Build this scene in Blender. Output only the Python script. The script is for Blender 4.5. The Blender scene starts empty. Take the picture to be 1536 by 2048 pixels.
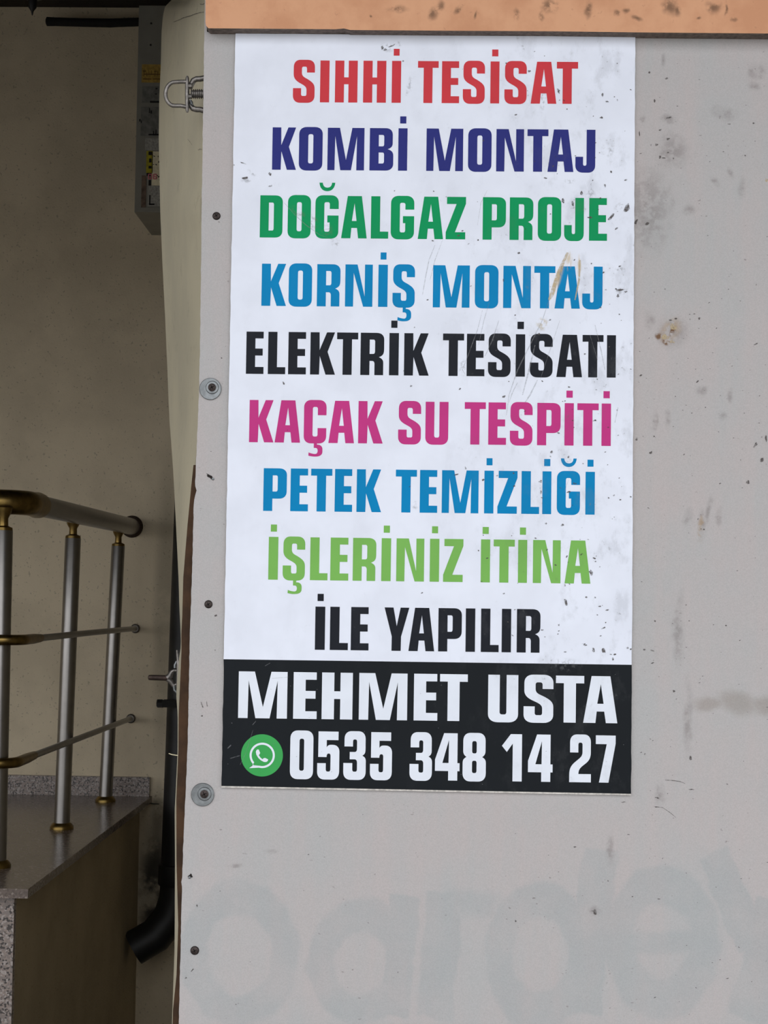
import bpy, bmesh, math, random
from mathutils import Vector, Matrix
from mathutils.geometry import tessellate_polygon
random.seed(7)
C = bpy.context.scene
COL = C.collection

# ---------------------------------------------------------------- camera, sky, exposure
F = 3300.0                                   # focal length in pixels of a 1536 x 2048 frame
pitch, yaw, roll = 0.05087307, 0.02103677, -0.01409265
CAM = Vector((-0.0128, -2.0302, 1.5))
Rz = Matrix.Rotation(yaw, 3, 'Z'); Rx = Matrix.Rotation(pitch, 3, 'X'); Ry = Matrix.Rotation(roll, 3, 'Y')
M3 = Rz @ Rx @ Ry                            # columns: right, forward, up
right, fwd, up = M3.col[0], M3.col[1], M3.col[2]
cam_d = bpy.data.cameras.new('camera'); cam = bpy.data.objects.new('camera', cam_d); COL.objects.link(cam)
cam_d.sensor_fit = 'VERTICAL'; cam_d.sensor_height = 36.0; cam_d.lens = F / 2048 * 36.0
cam_d.clip_start = 0.02; cam_d.clip_end = 200
m4 = Matrix((right, up, -fwd)).transposed().to_4x4(); m4.translation = CAM
cam.matrix_world = m4
C.camera = cam

world = bpy.data.worlds.new('overcast_sky'); C.world = world; world.use_nodes = True
wn = world.node_tree; wn.nodes.clear()
wo = wn.nodes.new('ShaderNodeOutputWorld'); wb = wn.nodes.new('ShaderNodeBackground')
wtc = wn.nodes.new('ShaderNodeTexCoord'); wsep = wn.nodes.new('ShaderNodeSeparateXYZ')
wr = wn.nodes.new('ShaderNodeValToRGB')
wn.links.new(wtc.outputs['Generated'], wsep.inputs[0]); wn.links.new(wsep.outputs['Z'], wr.inputs[0])
wr.color_ramp.elements[0].position = 0.0; wr.color_ramp.elements[0].color = (.80, .81, .83, 1)
wr.color_ramp.elements[1].position = 0.9; wr.color_ramp.elements[1].color = (.99, 1.0, 1.03, 1)
wn.links.new(wr.outputs[0], wb.inputs[0]); wb.inputs[1].default_value = 1.0
wn.links.new(wb.outputs[0], wo.inputs[0])
C.view_settings.view_transform = 'Standard'; C.view_settings.look = 'None'
C.view_settings.gamma = 1.0; C.view_settings.use_curve_mapping = False
C.view_settings.exposure = 1.06
C.cycles.max_bounces = 8

# ---------------------------------------------------------------- helpers
def ray(px, py): return fwd + right * ((px - 768) / F) - up * ((py - 1024) / F)
def at(px, py, Y):                            # the point of the plane y = Y seen at a photograph position
    d = ray(px, py); return CAM + d * ((Y - CAM.y) / d.y)
def on_z(px, py, Z):
    d = ray(px, py); return CAM + d * ((Z - CAM.z) / d.z)
def lin(c): return tuple(((v / 255) / 12.92 if v <= 10 else (((v / 255) + .055) / 1.055) ** 2.4) for v in c)
def interp(pts, t):
    if t <= pts[0][0]: return pts[0][1]
    for (a, va), (b, vb) in zip(pts, pts[1:]):
        if t <= b: return va + (vb - va) * (t - a) / (b - a)
    return pts[-1][1]

def tag(o, label=None, cat=None, group=None, kind=None):
    if label: o['label'] = label
    if cat: o['category'] = cat
    if group: o['group'] = group
    if kind: o['kind'] = kind
    return o
def empty(name, loc, label, cat, group=None):
    o = bpy.data.objects.new(name, None); COL.objects.link(o); o.location = loc; o.empty_display_size = .05
    return tag(o, label, cat, group)
def link(name, me, mat, parent=None, smooth=None):
    o = bpy.data.objects.new(name, me); COL.objects.link(o)
    me.materials.clear(); me.materials.append(mat)
    if smooth is not None:
        for p in me.polygons: p.use_smooth = True
        me.set_sharp_from_angle(angle=math.radians(smooth))
    if parent:
        o.parent = parent
        off = Vector((0, 0, 0)); p = parent
        while p: off += p.location; p = p.parent
        if off.length > 0:                     # meshes are made in world space, stored local to their thing
            me.transform(Matrix.Translation(-off))
    else:
        c = sum((v.co for v in me.vertices), Vector()) / max(1, len(me.vertices))
        me.transform(Matrix.Translation(-c)); o.location = c
    return o
def bm_obj(name, bm, mat, parent=None, smooth=None, bevel=0, seg=2):
    if bevel:
        es = [e for e in bm.edges if len(e.link_faces) == 2 and e.calc_face_angle(0) > .6]
        bmesh.ops.bevel(bm, geom=es, offset=bevel, segments=seg, affect='EDGES', profile=.5, clamp_overlap=True)
    bmesh.ops.recalc_face_normals(bm, faces=bm.faces)
    me = bpy.data.meshes.new(name); bm.to_mesh(me); bm.free()
    return link(name, me, mat, parent, smooth)
def box(bm, lo, hi):
    vs = [bm.verts.new((x, y, z)) for x in (lo[0], hi[0]) for y in (lo[1], hi[1]) for z in (lo[2], hi[2])]
    for f in ((0,1,3,2),(4,6,7,5),(0,4,5,1),(2,3,7,6),(0,2,6,4),(1,5,7,3)): bm.faces.new([vs[i] for i in f])
def prism(bm, pts, y0, y1):                   # outline in x,z pushed from y0 (front) to y1
    a = [bm.verts.new((p[0], y0, p[1])) for p in pts]; b = [bm.verts.new((p[0], y1, p[1])) for p in pts]
    n = len(pts); bm.faces.new(a); bm.faces.new(b[::-1])
    for i in range(n): bm.faces.new((a[i], b[i], b[(i+1) % n], a[(i+1) % n]))
def tube(bm, path, r, n=16, caps=True, squash=1.0):
    path = [Vector(p) for p in path]; rs = r if isinstance(r, (list, tuple)) else [r] * len(path)
    rings = []; prev = None
    for i, p in enumerate(path):
        t = (path[min(i+1, len(path)-1)] - path[max(i-1, 0)])
        if t.length < 1e-9: t = prev or Vector((0,0,1))
        t.normalize(); prev = t
        if i == 0:
            u = t.orthogonal().normalized()
        else:
            u = (u - t * u.dot(t)).normalized()
        w = t.cross(u)
        rings.append([bm.verts.new(p + (u * math.cos(a) + w * math.sin(a) * squash) * rs[i]) for a in [2*math.pi*k/n for k in range(n)]])
    for A, B in zip(rings, rings[1:]):
        for k in range(n): bm.faces.new((A[k], A[(k+1) % n], B[(k+1) % n], B[k]))
    if caps: bm.faces.new(rings[0][::-1]); bm.faces.new(rings[-1])
def lathe(bm, base, axis, prof, n=32):        # prof: list of (distance along axis, radius)
    axis = Vector(axis).normalized(); base = Vector(base)
    tube(bm, [base + axis * (p[0] + 1e-6 * i) for i, p in enumerate(prof)], [max(p[1], 1e-5) for p in prof], n)
def arc(c, r, a0, a1, n, ax, ay):
    return [Vector(c) + Vector(ax) * (r * math.cos(a0 + (a1-a0)*i/n)) + Vector(ay) * (r * math.sin(a0 + (a1-a0)*i/n)) for i in range(n+1)]
def flat(bm, outer, holes, y):                # a flat print: outline with holes in x,z at depth y
    loops = [[Vector((p[0], p[1], 0)) for p in outer]] + [[Vector((p[0], p[1], 0)) for p in h] for h in holes]
    verts = [bm.verts.new((p.x, y, p.y)) for l in loops for p in l]
    for t in tessellate_polygon(loops):
        a, b, c = (verts[i] for i in t)
        n = (b.co - a.co).cross(c.co - a.co)
        if n.length < 1e-12: continue
        try: bm.faces.new((a, b, c) if n.y < 0 else (a, c, b))
        except ValueError: pass

# ---------------------------------------------------------------- materials
def nodes(name):
    m = bpy.data.materials.new(name); m.use_nodes = True; nt = m.node_tree
    return m, nt, nt.nodes['Principled BSDF']
class NB:
    def __init__(s, nt):
        s.nt = nt; s.tc = s.n('ShaderNodeTexCoord'); s.geo = s.n('ShaderNodeNewGeometry')
        s.P = s.geo.outputs['Position']       # the scene does not move, so world position is a steady wall coordinate
    def n(s, t): return s.nt.nodes.new(t)
    def l(s, a, b): s.nt.links.new(a, b)
    def noise(s, scale, detail=4, rough=.55, vec=None, stretch=None):
        v = vec or s.P
        if stretch:
            mp = s.n('ShaderNodeMapping'); s.l(v, mp.inputs[0]); mp.inputs['Scale'].default_value = stretch; v = mp.outputs[0]
        t = s.n('ShaderNodeTexNoise'); s.l(v, t.inputs[0]); t.inputs['Scale'].default_value = scale
        t.inputs['Detail'].default_value = detail; t.inputs['Roughness'].default_value = rough
        return t.outputs['Fac']
    def rng(s, v, a, b, c=0., d=1., smooth=True):
        r = s.n('ShaderNodeMapRange'); r.interpolation_type = 'SMOOTHSTEP' if smooth else 'LINEAR'
        s.l(v, r.inputs[0])
        for i, x in enumerate((a, b, c, d)): r.inputs[i+1].default_value = x
        return r.outputs[0]
    def m(s, op, a, b=None):
        x = s.n('ShaderNodeMath'); x.operation = op
        for i, v in enumerate((a, b)):
            if v is None: continue
            if isinstance(v, (int, float)): x.inputs[i].default_value = v
            else: s.l(v, x.inputs[i])
        return x.outputs[0]
    def mix(s, f, a, b):
        x = s.n('ShaderNodeMix'); x.data_type = 'RGBA'
        if isinstance(f, (int, float)): x.inputs[0].default_value = f
        else: s.l(f, x.inputs[0])
        for i, v in ((6, a), (7, b)):
            if isinstance(v, tuple): x.inputs[i].default_value = (*v[:3], 1)
            else: s.l(v, x.inputs[i])
        return x.outputs[2]
    def ell(s, px, py, rx, ry, ang=0, Y=0.0, soft=(1.0, .3), vec=None):   # soft elliptical stain round a wall point, radii in photo pixels
        c = at(px, py, Y); k = (Y - CAM.y) / F
        mp = s.n('ShaderNodeMapping'); mp.vector_type = 'TEXTURE'; s.l(vec or s.P, mp.inputs[0])
        mp.inputs['Location'].default_value = c
        mp.inputs['Rotation'].default_value = (0, math.radians(ang), 0)
        mp.inputs['Scale'].default_value = (rx * k, 10.0, ry * k)
        ln = s.n('ShaderNodeVectorMath'); ln.operation = 'LENGTH'; s.l(mp.outputs[0], ln.inputs[0])
        return s.rng(ln.outputs['Value'], soft[0], soft[1])
    def ring(s, px, py, rx, ry, w, Y=0.0, vec=None, ang=0):
        c = at(px, py, Y); k = (Y - CAM.y) / F
        mp = s.n('ShaderNodeMapping'); mp.vector_type = 'TEXTURE'; s.l(vec or s.P, mp.inputs[0])
        mp.inputs['Location'].default_value = c; mp.inputs['Rotation'].default_value = (0, math.radians(ang), 0)
        mp.inputs['Scale'].default_value = (rx * k, 10.0, ry * k)
        ln = s.n('ShaderNodeVectorMath'); ln.operation = 'LENGTH'; s.l(mp.outputs[0], ln.inputs[0])
        d = s.m('ABSOLUTE', s.m('SUBTRACT', ln.outputs['Value'], 1.0))
        return s.rng(d, w * 1.25, w * .8)
    def rect(s, px, py, rx, ry, ang=0, Y=0.0, vec=None, soft=.12):
        c = at(px, py, Y); k = (Y - CAM.y) / F
        mp = s.n('ShaderNodeMapping'); mp.vector_type = 'TEXTURE'; s.l(vec or s.P, mp.inputs[0])
        mp.inputs['Location'].default_value = c; mp.inputs['Rotation'].default_value = (0, math.radians(ang), 0)
        mp.inputs['Scale'].default_value = (rx * k, 10.0, ry * k)
        sp = s.n('ShaderNodeSeparateXYZ'); s.l(mp.outputs[0], sp.inputs[0])
        ax = s.rng(s.m('ABSOLUTE', sp.outputs[0]), 1 + soft, 1 - soft); az = s.rng(s.m('ABSOLUTE', sp.outputs[2]), 1 + soft * rx / ry, 1 - soft * rx / ry)
        return s.m('MULTIPLY', ax, az)
    def union(s, lst):
        v = lst[0]
        for x in lst[1:]: v = s.m('MAXIMUM', v, x)
        return v
    def bump(s, h, strength, dist, bsdf):
        b = s.n('ShaderNodeBump'); s.l(h, b.inputs['Height']); b.inputs['Strength'].default_value = strength
        b.inputs['Distance'].default_value = dist; s.l(b.outputs[0], bsdf.inputs['Normal'])
def simple(name, rgb, rough=.6, metal=0., var=.12, scale=60, bump=.0, spec=.5):
    m, nt, b = nodes(name); N = NB(nt)
    c = lin(rgb) if max(rgb) > 1 else rgb
    f = N.noise(scale, 4)
    lo = tuple(v * (1 - var) for v in c); hi = tuple(min(1, v * (1 + var)) for v in c)
    N.l(N.mix(N.rng(f, .3, .7), lo, hi), b.inputs['Base Color'])
    b.inputs['Roughness'].default_value = rough; b.inputs['Metallic'].default_value = metal
    b.inputs['Specular IOR Level'].default_value = spec
    if bump: N.bump(N.noise(scale * 3, 3), bump, .002, b)
    return m

def A(r, g, b, k=1.0):                        # base colour from a colour seen in open shade
    return tuple(v * k for v in lin((r, g, b)))

# grey fibre board with its worn paint and the ghost of older lettering
def mat_board():
    m, nt, b = nodes('painted_grey_board'); N = NB(nt)
    cool = A(168, 168, 168, 1.05); warm = A(175, 168, 167, 1.05)
    big = N.rng(N.noise(7, 5, .6), .35, .65)
    streak = N.rng(N.noise(9, 4, .6, stretch=(3.2, 1, .35)), .35, .68)
    col = N.mix(N.m('MULTIPLY', N.m('ADD', big, streak), .5), cool, warm)
    # wobble coordinates for ragged marks
    wob = N.n('ShaderNodeTexNoise'); N.l(N.P, wob.inputs[0]); wob.inputs['Scale'].default_value = 22; wob.inputs['Detail'].default_value = 5
    sub = N.n('ShaderNodeVectorMath'); sub.operation = 'SUBTRACT'; N.l(wob.outputs['Color'], sub.inputs[0]); sub.inputs[1].default_value = (.5, .5, .5)
    sc = N.n('ShaderNodeVectorMath'); sc.operation = 'SCALE'; N.l(sub.outputs[0], sc.inputs[0]); sc.inputs['Scale'].default_value = .022
    ad = N.n('ShaderNodeVectorMath'); N.l(N.P, ad.inputs[0]); N.l(sc.outputs[0], ad.inputs[1]); V = ad.outputs[0]
    # ghost letters under the paint
    g = [N.ring(478, 1908, 92, 112, .28, vec=V), N.ring(720, 1925, 78, 92, .34, vec=V), N.rect(800, 1915, 30, 118, 4, vec=V),
         N.rect(880, 1912, 36, 122, 4, vec=V), N.rect(945, 1812, 50, 24, 0, vec=V, soft=.3),
         N.ring(1080, 1915, 82, 108, .32, vec=V), N.rect(1185, 1865, 34, 165, 6, vec=V),
         N.ring(1325, 1885, 84, 112, .34, vec=V), N.rect(1330, 1888, 80, 24, 0, vec=V), N.rect(1468, 1800, 34, 100, -24, vec=V), N.rect(1525, 1920, 40, 120, 14, vec=V)]
    ghost = N.m('MULTIPLY', N.union(g), N.rng(N.noise(16, 4, .6), .3, .62, .45, 1.0))
    col = N.mix(N.m('MULTIPLY', ghost, .40), col, A(150, 158, 160, 1.0))
    # soft brownish and grey smears
    br = N.union([N.ell(1480, 1408, 60, 34, 10, vec=V), N.ell(1418, 1410, 48, 20, 0, vec=V), N.ell(1545, 1412, 60, 30, vec=V)])
    col = N.mix(N.m('MULTIPLY', br, .40), col, A(128, 117, 105))
    sm = [(1408, 1045, 12, 42, -4), (1378, 1030, 14, 24, 20), (1420, 1020, 8, 38, 6), (1440, 1035, 7, 26, 0), (1345, 665, 44, 40, 30),
          (1332, 379, 9, 16, 15), (1343, 396, 8, 18, 0), (1460, 346, 8, 18, 0), (1482, 372, 12, 26, 0), (1432, 368, 8, 18, -30),
          (1382, 416, 20, 14, 0), (1285, 236, 10, 12, 0), (1338, 240, 22, 12, 10), (1510, 140, 16, 20, 0), (1526, 138, 14, 18, 20), (1512, 167, 14, 12, 0),
          (1445, 825, 14, 12, 0), (1462, 790, 8, 16, 0), (1295, 640, 16, 26, 0), (1310, 840, 8, 30, 5), (1335, 835, 8, 28, 0),
          (1398, 782, 14, 12, 0), (1330, 120, 8, 20, 0), (1222, 1700, 10, 40, 0), (1190, 1826, 16, 14, 0), (540, 1705, 22, 6, 5), (470, 1736, 18, 7, 0), (1320, 1590, 14, 26, 0),
          (1360, 1260, 14, 100, 0), (1375, 1440, 12, 100, 0), (1448, 225, 34, 16, 0), (1300, 420, 60, 120, 0), (1345, 300, 45, 50, 0)]
    grains = N.rng(N.noise(95, 4, .6), .4, .6, .35, 1)
    s = N.union([N.ell(*q, vec=V, soft=(1.05, .1)) for q in sm])
    col = N.mix(N.m('MULTIPLY', N.m('MULTIPLY', s, grains), .50), col, A(118, 112, 110))
    tan = N.m('MULTIPLY', N.union([N.ell(1340, 662, 26, 36, 25, vec=V), N.ell(1405, 1050, 9, 38, -4, vec=V)]), N.rng(N.noise(70, 4), .42, .6))
    col = N.mix(N.m('MULTIPLY', tan, .6), col, A(158, 132, 96))
    tan2 = N.m('MULTIPLY', N.union([N.ell(1346, 660, 8, 18, 10, vec=V), N.ell(1318, 672, 12, 9, 0, vec=V), N.ell(1336, 684, 12, 6, 20, vec=V)]), N.rng(N.noise(190, 3), .42, .52))
    col = N.mix(N.m('MULTIPLY', tan2, .95), col, A(108, 78, 52))
    # small scattered dirt
    d1 = N.m('MULTIPLY', N.rng(N.noise(210, 2, .5, stretch=(.8, 1, 1.5)), .70, .76), N.rng(N.noise(11, 3), .48, .62))
    col = N.mix(N.m('MULTIPLY', d1, .65), col, A(100, 92, 88))
    fine = N.rng(N.noise(700, 3, .7), .3, .7, .94, 1.05)
    mul = N.n('ShaderNodeVectorMath'); mul.operation = 'SCALE'; N.l(col, mul.inputs[0]); N.l(fine, mul.inputs['Scale'])
    N.l(mul.outputs[0], b.inputs['Base Color']); b.inputs['Roughness'].default_value = .72; b.inputs['Specular IOR Level'].default_value = .3
    N.bump(N.noise(120, 6, .6), .14, .0015, b)
    return m

def dirty_print(name, rgb, dirt=(110, 112, 116), amt=.55, light=False, rough=.5):
    m, nt, b = nodes(name); N = NB(nt)
    base = A(*rgb)
    col = N.mix(N.rng(N.noise(14, 3), .35, .65), tuple(v * .965 for v in base), tuple(min(1, v * 1.03) for v in base))
    # grime grows thicker towards the right-hand side of the sign and its upper corner
    sp = N.n('ShaderNodeSeparateXYZ'); N.l(N.P, sp.inputs[0])
    side = N.rng(sp.outputs[0], -.05, .22, .12, 1)
    cloud = N.rng(N.noise(26, 5, .65, stretch=(1.2, 1, .7)), .50, .66)
    speck = N.rng(N.noise(150, 3, .6), .60, .70)
    f = N.m('MULTIPLY', N.m('MULTIPLY', N.m('ADD', N.m('MULTIPLY', cloud, .35), N.m('MULTIPLY', speck, cloud)), side), amt)
    dc = A(*dirt) if not light else A(120, 122, 124)
    col = N.mix(N.m('MINIMUM', f, .7), col, dc)
    patches = [(775, 95, 18, 12, 10), (795, 88, 12, 8, 0), (1215, 300, 16, 18, 0), (1180, 385, 12, 14, 0), (1140, 362, 14, 7, 0), (505, 345, 14, 7, 30),
               (493, 361, 14, 6, 0), (597, 425, 10, 26, -50), (627, 445, 12, 20, -10), (655, 462, 16, 16, -45), (672, 486, 11, 12, -40), (820, 170, 8, 34, 15),
               (1240, 540, 14, 8, 0), (1242, 583, 14, 10, 0), (1168, 420, 8, 9, 0), (1130, 1330, 40, 16, 0), (1085, 200, 10, 26, 0), (830, 1010, 8, 12, 0), (925, 735, 10, 22, 0), (1240, 412, 16, 8, -30)]
    p = N.m('MULTIPLY', N.union([N.ell(*q, soft=(1.05, .2)) for q in patches]), N.rng(N.noise(170, 4, .65), .46, .62))
    col = N.mix(N.m('MULTIPLY', p, .50 if not light else .3), col, dc)
    if not light:
        t = N.m('MULTIPLY', N.union([N.ell(1138, 522, 9, 24, 8), N.ell(1116, 558, 9, 42, 18), N.ell(1158, 532, 6, 28, 0)]), N.rng(N.noise(60, 3, .6, stretch=(6, 1, 1)), .38, .58))
        col = N.mix(N.m('MULTIPLY', t, .7), col, A(198, 178, 140))
        t2 = N.m('MULTIPLY', N.ell(1085, 648, 16, 17, 0), N.rng(N.noise(150, 3), .45, .58))
        col = N.mix(N.m('MULTIPLY', t2, .6), col, A(176, 160, 120))
    N.l(col, b.inputs['Base Color']); b.inputs['Roughness'].default_value = rough; b.inputs['Specular IOR Level'].default_value = .10
    N.bump(N.noise(30, 3), .05, .002, b)
    return m

def mat_orange():
    m, nt, b = nodes('orange_painted_panel'); N = NB(nt)
    col = N.mix(N.rng(N.noise(16, 5, .6), .35, .65), A(199, 145, 110), A(212, 160, 124))
    wob = N.n('ShaderNodeTexNoise'); N.l(N.P, wob.inputs[0]); wob.inputs['Scale'].default_value = 40; wob.inputs['Detail'].default_value = 4
    sub = N.n('ShaderNodeVectorMath'); sub.operation = 'SUBTRACT'; N.l(wob.outputs['Color'], sub.inputs[0]); sub.inputs[1].default_value = (.5,)*3
    sc = N.n('ShaderNodeVectorMath'); sc.operation = 'SCALE'; N.l(sub.outputs[0], sc.inputs[0]); sc.inputs['Scale'].default_value = .018
    ad = N.n('ShaderNodeVectorMath'); N.l(N.P, ad.inputs[0]); N.l(sc.outputs[0], ad.inputs[1]); V = ad.outputs[0]
    q = [(795, 18, 26, 10, 0), (867, 25, 13, 20, 10), (878, 8, 12, 14, 0), (918, 18, 8, 14, 20), (950, 32, 4, 14, 10), (740, 37, 5, 5, 0), (1100, 12, 22, 22, 0), (1086, 34, 8, 14, 0),
         (1232, 26, 9, 9, 0), (1250, 22, 10, 8, 0), (1272, 36, 14, 8, 15), (1340, 16, 20, 22, 0), (1352, 22, 12, 16, 0), (1425, 14, 18, 16, 0), (1450, 20, 4, 18, 10), (1396, 38, 6, 4, 0), (1464, 42, 8, 8, 0), (1030, 30, 8, 16, 0), (1175, 20, 10, 20, 0)]
    k = N.m('MULTIPLY', N.union([N.ell(*e, Y=-.018, vec=V, soft=(1.1, .1)) for e in q]), N.rng(N.noise(75, 4, .6), .34, .54))
    col = N.mix(N.m('MULTIPLY', k, .80), col, A(104, 78, 60))
    col = N.mix(N.m('MULTIPLY', N.rng(N.noise(110, 3), .64, .72), .3), col, A(150, 105, 80))
    N.l(col, b.inputs['Base Color']); b.inputs['Roughness'].default_value = .75; b.inputs['Specular IOR Level'].default_value = .3
    N.bump(N.noise(120, 5, .6), .2, .002, b)
    return m

def mat_plaster(name, rgb, dark_patches=()):
    m, nt, b = nodes(name); N = NB(nt)
    c = lin(rgb)
    col = N.mix(N.rng(N.noise(3.5, 5, .6), .35, .65), tuple(v * .9 for v in c), tuple(v * 1.06 for v in c))
    col = N.mix(N.m('MULTIPLY', N.rng(N.noise(8, 4, .6), .55, .7), .18), col, tuple(v * .7 for v in c))
    sp = N.rng(N.noise(120, 2, .5), .66, .71)
    col = N.mix(N.m('MULTIPLY', sp, .42), col, tuple(v * .3 for v in c))
    for px, py, rx, ry, k in dark_patches:          # ragged dark ellipses blended into the plaster colour
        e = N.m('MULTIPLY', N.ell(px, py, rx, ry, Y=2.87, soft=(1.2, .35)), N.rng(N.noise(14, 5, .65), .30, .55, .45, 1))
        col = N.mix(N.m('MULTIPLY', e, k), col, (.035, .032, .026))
    N.l(col, b.inputs['Base Color']); b.inputs['Roughness'].default_value = .85; b.inputs['Specular IOR Level'].default_value = .2
    N.bump(N.noise(160, 4, .6), .35, .003, b)
    return m

def mat_granite(name, base, dark, pink, rough=.3, scale=170):
    m, nt, b = nodes(name); N = NB(nt)
    v = N.n('ShaderNodeTexVoronoi'); N.l(N.P, v.inputs[0]); v.inputs['Scale'].default_value = scale
    sp = N.n('ShaderNodeSeparateColor'); N.l(v.outputs['Color'], sp.inputs[0])
    col = N.mix(N.rng(sp.outputs[0], .45, .55), lin(base), lin(pink))
    col = N.mix(N.rng(sp.outputs[1], .70, .74), col, lin(dark))
    col = N.mix(N.rng(sp.outputs[2], .82, .84), col, lin(tuple(min(255, c + 38) for c in base)))
    N.l(col, b.inputs['Base Color']); b.inputs['Roughness'].default_value = rough
    return m

def mat_cream():
    m, nt, b = nodes('aged_cream_panel'); N = NB(nt)
    col = N.mix(N.rng(N.noise(9, 5, .6, stretch=(1, 1, .5)), .35, .65), lin((178, 171, 150)), lin((190, 182, 158)))
    dirt = N.m('MULTIPLY', N.rng(N.noise(30, 5, .7),   .56, .72), .28)
    col = N.mix(dirt, col, lin((130, 124, 106)))
    N.l(col, b.inputs['Base Color']); b.inputs['Roughness'].default_value = .6
    N.bump(N.noise(60, 4), .15, .002, b)
    return m

M_board = mat_board(); M_orange = mat_orange(); M_cream = mat_cream()
M_white = dirty_print('white_printed_face', (225, 230, 242))
M_edge = simple('plate_edge', (196, 192, 186), .6, var=.25, scale=200)
INK = {k: dirty_print(k + '_ink', c, dirt=d, amt=.35, light=l) for k, c, d, l in (
    ('red', (200, 60, 68), (120, 90, 90), False), ('navy', (44, 49, 120), (90, 92, 110), False), ('green', (8, 146, 88), (90, 110, 90), False),
    ('blue', (0, 128, 184), (110, 120, 122), False), ('black', (30, 33, 40), (90, 92, 94), True), ('magenta', (190, 56, 128), (120, 90, 105), False),
    ('lime', (120, 178, 88), (100, 110, 85), False), ('white', (222, 228, 238), (120, 120, 122), False), ('emblem_green', (62, 160, 84), (90, 110, 90), False))}
M_band = dirty_print('black_printed_band', (25, 29, 33), light=True, amt=.18)
M_dark = simple('dark_fastener_steel', (62, 54, 52), .5, .6, .3, 300)
M_hole = simple('dark_hole', (28, 22, 20), .9, 0, .3, 300)
M_galv = simple('galvanised_steel', (126, 130, 132), .4, .9, .18, 150)
M_zinc = simple('dull_zinc_steel', (128, 124, 120), .42, .85, .25, 220)
M_rust = simple('dull_rusty_steel', (64, 52, 47), .55, .7, .3, 200)
M_steel = simple('polished_stainless', (152, 149, 146), .36, 1., .05, 30)
M_brass = simple('worn_brass', (132, 110, 64), .34, 1., .2, 60)
M_black = simple('black_plastic', (22, 22, 23), .5, 0, .2, 60)
M_foam = simple('black_foam_insulation', (20, 19, 18), .9, 0, .3, 120)
M_brown = simple('rusty_brown_timber', (72, 49, 29), .85, 0, .35, 30, .3)
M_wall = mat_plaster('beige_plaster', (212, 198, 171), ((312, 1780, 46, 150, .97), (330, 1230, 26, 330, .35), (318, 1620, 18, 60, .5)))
M_white_wall = mat_plaster('pale_side_plaster', (204, 192, 167))
M_side = mat_plaster('stained_plaster', (176, 162, 134))
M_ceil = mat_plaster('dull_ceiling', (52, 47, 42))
M_dfloor = mat_plaster('dark_tile_floor', (74, 68, 62))
M_gran = mat_granite('speckled_pink_granite', (134, 124, 119), (70, 64, 62), (150, 136, 128), .4, 260)
M_slab = mat_granite('polished_brown_granite', (104, 92, 84), (94, 82, 76), (110, 97, 90), .24, 240)
M_metalbox = simple('grey_painted_cabinet', (138, 136, 126), .5, 0, .06, 20)
M_ground = simple('street_paving', (160, 157, 153), .9, 0, .15, 3)

# ---------------------------------------------------------------- the setting
GY = 0.0035                                   # front of the grey board; the sign's face is y = 0
edge_pts = [(45, 409), (400, 403.5), (700, 400), (830, 396.5), (920, 392), (955, 391), (968, 389.5), (982, 393), (992, 390), (1005, 387.5), (1100, 385.5), (1190, 382.6),
            (1270, 379.7), (1350, 378.3), (1410, 377), (1500, 375), (1560, 372.3), (1680, 367), (1755, 364), (1765, 362.6), (1775, 364), (1940, 360), (2048, 357.5), (2400, 346)]
fine = []
y = 45
rr = random.Random(3)
while y < 2400:
    fine.append((interp(edge_pts, y) + rr.uniform(-.45, .45), y)); y += 9
pl = [at(x, y, GY) for x, y in fine]
bm = bmesh.new()
top = pl[0].z + .5; bot = -0.0
out = [(pl[0].x, top)] + [(p.x, p.z) for p in pl] + [(pl[-1].x, .02), (3.4, .02), (3.4, top)]
prism(bm, out, GY, GY + .011)
tag(bm_obj('wall_front', bm, M_board, bevel=.0009, seg=1), 'large grey painted board wall carrying the white plumbing sign', kind='structure')

# orange fascia panel over the board
oy = -.018
ob = [(411.5, -300), (411, 46), (412.5, 52), (417, 56.5), (600, 58), (670, 58.5), (688, 57), (700, 60), (900, 61.5), (1100, 62.5), (1300, 65), (1536, 67), (2600, 74), (2600, -300)]
pts = [at(x, y, oy) for x, y in ob]
bm = bmesh.new(); prism(bm, [(p.x, p.z) for p in pts], oy, GY - .0003)
bm_o = bm_obj('trim_1', bm, M_orange, bevel=.0012, seg=2)
tag(bm_o, 'orange painted fascia panel running along the top above the sign', kind='structure')
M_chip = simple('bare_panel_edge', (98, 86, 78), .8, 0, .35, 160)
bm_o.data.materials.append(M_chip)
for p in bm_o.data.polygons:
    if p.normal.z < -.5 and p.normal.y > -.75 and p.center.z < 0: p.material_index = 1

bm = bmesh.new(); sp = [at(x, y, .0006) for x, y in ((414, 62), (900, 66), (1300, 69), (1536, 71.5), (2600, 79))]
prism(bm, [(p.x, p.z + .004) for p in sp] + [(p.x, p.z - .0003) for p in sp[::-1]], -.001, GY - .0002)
tag(bm_obj('trim_5', bm, simple('black_shadow_strip', (24, 20, 18), .9)), 'thin black strip standing in for the shadow line under the orange fascia panel', kind='structure')  # dark strip put in as the shadow line below the fascia
WY = 2.87                                     # back wall of the stair recess
def st(name, lo, hi, mat, label=None, bevel=0):
    bm = bmesh.new(); box(bm, lo, hi); o = bm_obj(name, bm, mat, bevel=bevel); o['kind'] = 'structure'
    if label: o['label'] = label
    return o
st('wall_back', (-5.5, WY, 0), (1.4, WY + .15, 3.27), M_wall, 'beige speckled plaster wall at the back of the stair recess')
st('wall_left', (-5.65, .02, 0), (-5.5, WY, 3.27), M_white_wall)
st('wall_right', (-.02, .25, 0), (.13, WY, 3.27), mat_plaster('dull_side_plaster', (150, 140, 120)))
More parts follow.
